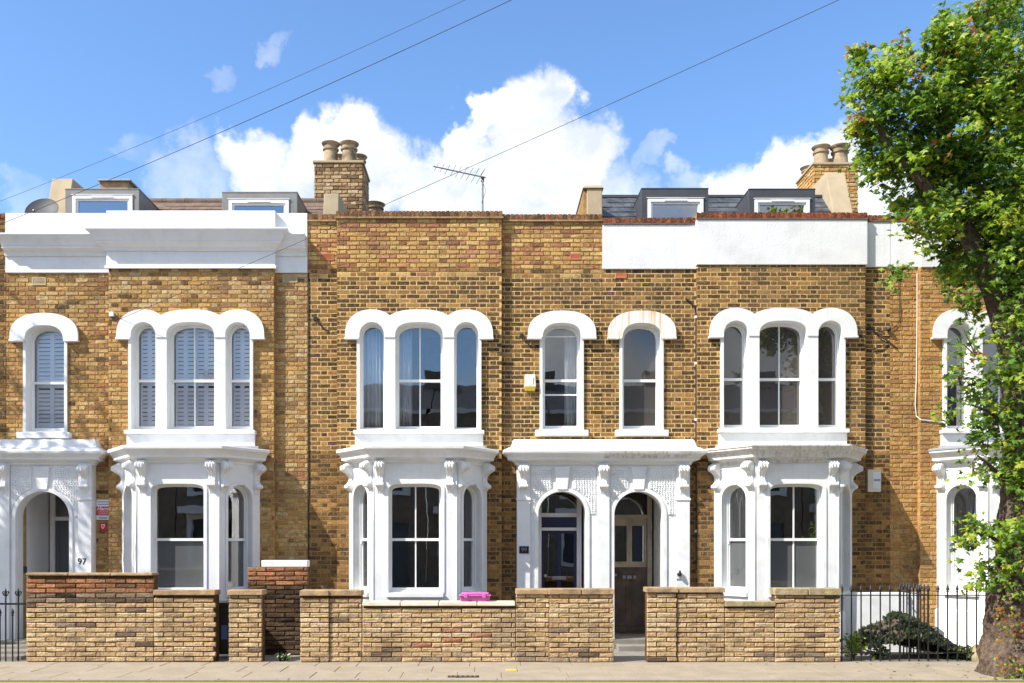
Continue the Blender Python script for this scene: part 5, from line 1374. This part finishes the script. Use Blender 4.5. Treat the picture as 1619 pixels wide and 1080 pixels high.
# ---------------------------------------------------------------- roof gear
ae = thing('tv_aerial', 'tall television aerial on a mast above the 99 parapet', 'aerial', (PX(763, 1.5), 1.5, 7.0))
top = T(763, 279, 1.5)
MB().tube([T(763, 352, 1.5), top], .018, 8).build('mast', 'metal', ae, 40)
p, q = Vector(T(768, 281, 1.5)), Vector(T(685, 263, 1.35)); MB().tube([p, q], .012, 6).build('boom', 'metal', ae, 40)
for k in range(9):
    c = p + (q - p) * (.10 + .105 * k); l = .20 - .012 * k; d = Vector((.35, -.75, .30)).normalized()
    MB().tube([c - d * l, c + d * l], .005, 5).build('element', 'metal', ae, 40)
rr_ = p + (q - p) * .1
MB().tube([rr_ + Vector((.05, -.12, -.14)), rr_ + Vector((-.02, 0, .0)), rr_ + Vector((.09, .05, .17))], .008, 5).build('reflector', 'metal', ae, 40)
box('clamp', 'black_paint', ae, top[0] - .03, top[0] + .03, 1.45, 1.55, top[2] - .09, top[2] - .02, .004)
MB().tube([rr_, rr_ + Vector((.10, .02, -.25)), (top[0] - .02, 1.48, top[2] - .5)], .004, 5).build('lead_cable', 'cable', ae, 40)
ds = thing('satellite_dish', 'dark grey satellite dish behind the left white parapet', 'satellite dish', (PX(66, .8), .8, 7.2))
m_ = MB(); c = Vector(T(66, 333, .75)); m_.M = Matrix.Translation(c) @ Matrix.Rotation(R(62), 4, 'X')
m_.lathe([(.002, -.06), (.10, -.055), (.20, -.035), (.27, -.008), (.295, .008), (.29, .012), (.265, .0), (.19, -.028), (.10, -.046)], (0, 0, 0), 28); m_.build('reflector', 'dish_grey', ds, 50)
MB().tube([c + Vector((0, .05, -.02)), c + Vector((0, .25, -.35)), c + Vector((0, .25, -.6))], .02, 8).build('bracket', 'metal', ds, 40)
MB().tube([c + Vector((0, .0, -.2)), c + Vector((0, -.32, -.10))], .01, 6).build('feed_arm', 'metal', ds, 40)

# ---------------------------------------------------------------- cables
def sagging(a, b, sag, n=24):
    a, b = Vector(a), Vector(b); return [a + (b - a) * (i / n) - Vector((0, 0, 4 * sag * (i / n) * (1 - i / n))) for i in range(n + 1)]
def wire(label, pts, r=.006, material='cable', name='overhead_cable', grp=None, cat='cable'):
    return tag(MB().tube(pts, r, 6).build(name, material, None, 50), label, cat, grp)
wire('highest thin overhead cable crossing the sky at upper left', sagging(T(-60, 341, -1.0), T(900, -78, -6.0), .10), .0026)
wire('thicker overhead cable crossing the sky just below the highest one', sagging(T(-70, 382, -1.0), T(960, -72, -6.0), .10), .0040)
wire('long overhead cable from the 97 front up past the aerial to the right', sagging(T(186, 506, -.05), T(1560, -108, -6.0), .06), .0034)
br_ = thing('cable_bracket', 'small white cable bracket at the left of the 97 triple window', 'bracket', (PX(177, YR), YR, PZ(503, YR)))
box('plate', 'white_plastic', br_, PX(174, 0), PX(181, 0), -.05, -.003, PZ(501, 0), PZ(494, 0), .004)
MB().tube([T(177, 500, -.04), T(179, 508, -.05), T(186, 507, -.05)], .008, 6).build('hook', 'cable', br_, 40)
cb = thing('wall_cable', 'black vertical cable with white clips between the 101 windows', 'cable', (PX(1101, YR), YR, 3))
MB().tube([T(1084, 472, YR - .02), T(1092, 478, YR - .02), T(1099, 487, YR - .02), T(1100.5, 500, YR - .02), T(1100.5, 700, YR - .02)], .014, 8).build('cable_run', 'cable', cb, 50)
MB().tube([T(1101, 735, YR - .02), T(1101, 900, YR - .02)], .012, 8).build('cable_run', 'cable', cb, 50)
for py in (502, 575, 664, 840): box('clip', 'white_plastic', cb, PX(1098, YR), PX(1103.5, YR), YR - .045, YR - .004, PZ(py + 2, YR), PZ(py - 2, YR), .003)
wire('thin black cable down the joint between the 97 and 99 fronts', [T(488, y_, YR - .008) for y_ in (432, 560, 700, 820, 925)], .010, 'cable', 'wall_cable')
wire('pale cable running down the 103 front and across to its window', [T(1450, 432, YR - .02), T(1450, 500, YR - .02), T(1449, 600, YR - .02), T(1447, 640, YR - .02), T(1449, 658, YR - .02), T(1456, 664, -.02), T(1492, 668, -.02)], .010, 'cable_pale', 'wall_cable')
wire('thin dark cable looping down the 101 front to the black junction', [T(1421, 425, YR - .02), T(1421, 460, YR - .02), T(1423, 490, YR - .02), T(1422, 508, YR - .02), T(1415, 518, YR - .02), T(1404, 522, YR - .03)], .006, 'cable', 'wall_cable')
jb = thing('cable_bracket', 'black cable junction with tangled wires left of the pale 103 cable', 'bracket', (PX(1402, YR), YR, PZ(524, YR)))
MB().lathe([(.02, -.03), (.04, -.02), (.045, .0), (.03, .03)], (PX(1403, YR), YR - .05, PZ(522, YR)), 12).build('junction', 'cable', jb, 50)
MB().tube([T(1372, 512, YR - .03), T(1388, 530, YR - .03), T(1402, 538, YR - .03), T(1420, 552, YR - .03)], .010, 6).build('wire', 'cable', jb, 50)
MB().tube([T(1378, 520, YR - .03), T(1392, 524, YR - .04), T(1403, 522, YR - .05)], .008, 6).build('wire', 'cable', jb, 50)
MB().tube([T(1380, 552, YR - .03), T(1394, 548, YR - .03), T(1402, 540, YR - .03)], .010, 6).build('wire', 'cable', jb, 50)
for k, (px, py, y) in enumerate(((499, 504, YR), (825, 531, YR))):
    j2 = thing('cable_bracket', ('black cable bracket on the narrow brick strip left of the 99 triple window', 'black cable bracket left of the hood of the single 99 window')[k], 'bracket', (PX(px, y), y, PZ(py, y)))
    box('plate', 'cable', j2, PX(px - 3, y), PX(px + 3, y), y - .04, y - .003, PZ(py + 3, y), PZ(py - 3, y), .004)
    MB().tube([T(px, py, y - .04), T(px + 6, py + 8, y - .05), T(px + 13, py + 16, y - .03), T(px + 22, py + 20, y - .02)], .010, 6).build('wire', 'cable', j2, 50)

# ---------------------------------------------------------------- the opposite side of the street, mirrored in the panes
def opposite(xc, k):
    y = -23.0
    h = thing('terraced_house', 'brick house across the street behind the camera, seen only in window reflections', 'house', (xc, y, 0), 'houses across the street')
    ys = -y
    def m(): b = MB(); b.M = Matrix.Translation((xc, y, 0)); return b
    b = m(); b.plate([[(-2.49, -.1), (2.49, -.1), (2.49, 7.2), (-2.49, 7.2)], [(-1.9, 3.8), (-.2, 3.8), (-.2, 5.5), (-1.9, 5.5)], [(.9, 3.8), (1.7, 3.8), (1.7, 5.5), (.9, 5.5)], [(-1.9, .9), (-.2, .9), (-.2, 2.8), (-1.9, 2.8)], [(.9, .05), (1.8, .05), (1.8, 2.6), (.9, 2.6)]], -.3, 0); b.build('wall', 'far_brick', h, 0)
    for (a, c, z0, z1) in ((-1.9, -.2, 3.8, 5.5), (.9, 1.7, 3.8, 5.5), (-1.9, -.2, .9, 2.8)):
        b = m(); b.plate([[(a - .12, z0 - .12), (c + .12, z0 - .12), (c + .12, z1 + .15), (a - .12, z1 + .15)], [(a + .06, z0 + .06), (c - .06, z0 + .06), (c - .06, z1 - .06), (a + .06, z1 - .06)]], -.2, .08); w = b.build('window', 'white_paint', h, 0)
        b = m(); b.box(a, c, -.16, -.14, z0, z1); b.build('pane', 'lead_dark', w, 0)
    b = m(); b.box(.92, 1.78, -.2, -.12, .0, 2.6); b.build('front_door', 'door_grey', h, 0)
    b = m(); b.box(-2.2, .1, .0, .8, 2.95, 3.25); b.build('bay_cornice', 'white_paint', h, 0)
    b = m(); b.box(-2.55, 2.55, -.3, .1, 7.2, 7.35); b.build('parapet', 'white_paint', h, 0)
    b = m(); b.hexa([(-2.49, -8, 7), (2.49, -8, 7), (2.49, -.35, 7), (-2.49, -.35, 7)], [(-2.49, -4.6, 9), (2.49, -4.6, 9), (2.49, -3.9, 9), (-2.49, -3.9, 9)]); b.build('roof', 'slate', h, 0)
    b = m(); b.box(-2.9, -2.05, -4.6, -3.6, 7, 9.6); b.build('chimney_stack', 'far_brick', h, 0)
for k in range(9): opposite(-20 + 5.02 * k, k)
structure(MB().box(-60, 60, -23.0, -12.0, -.2, -.002).build('far_pavement', 'paving', None, 0))
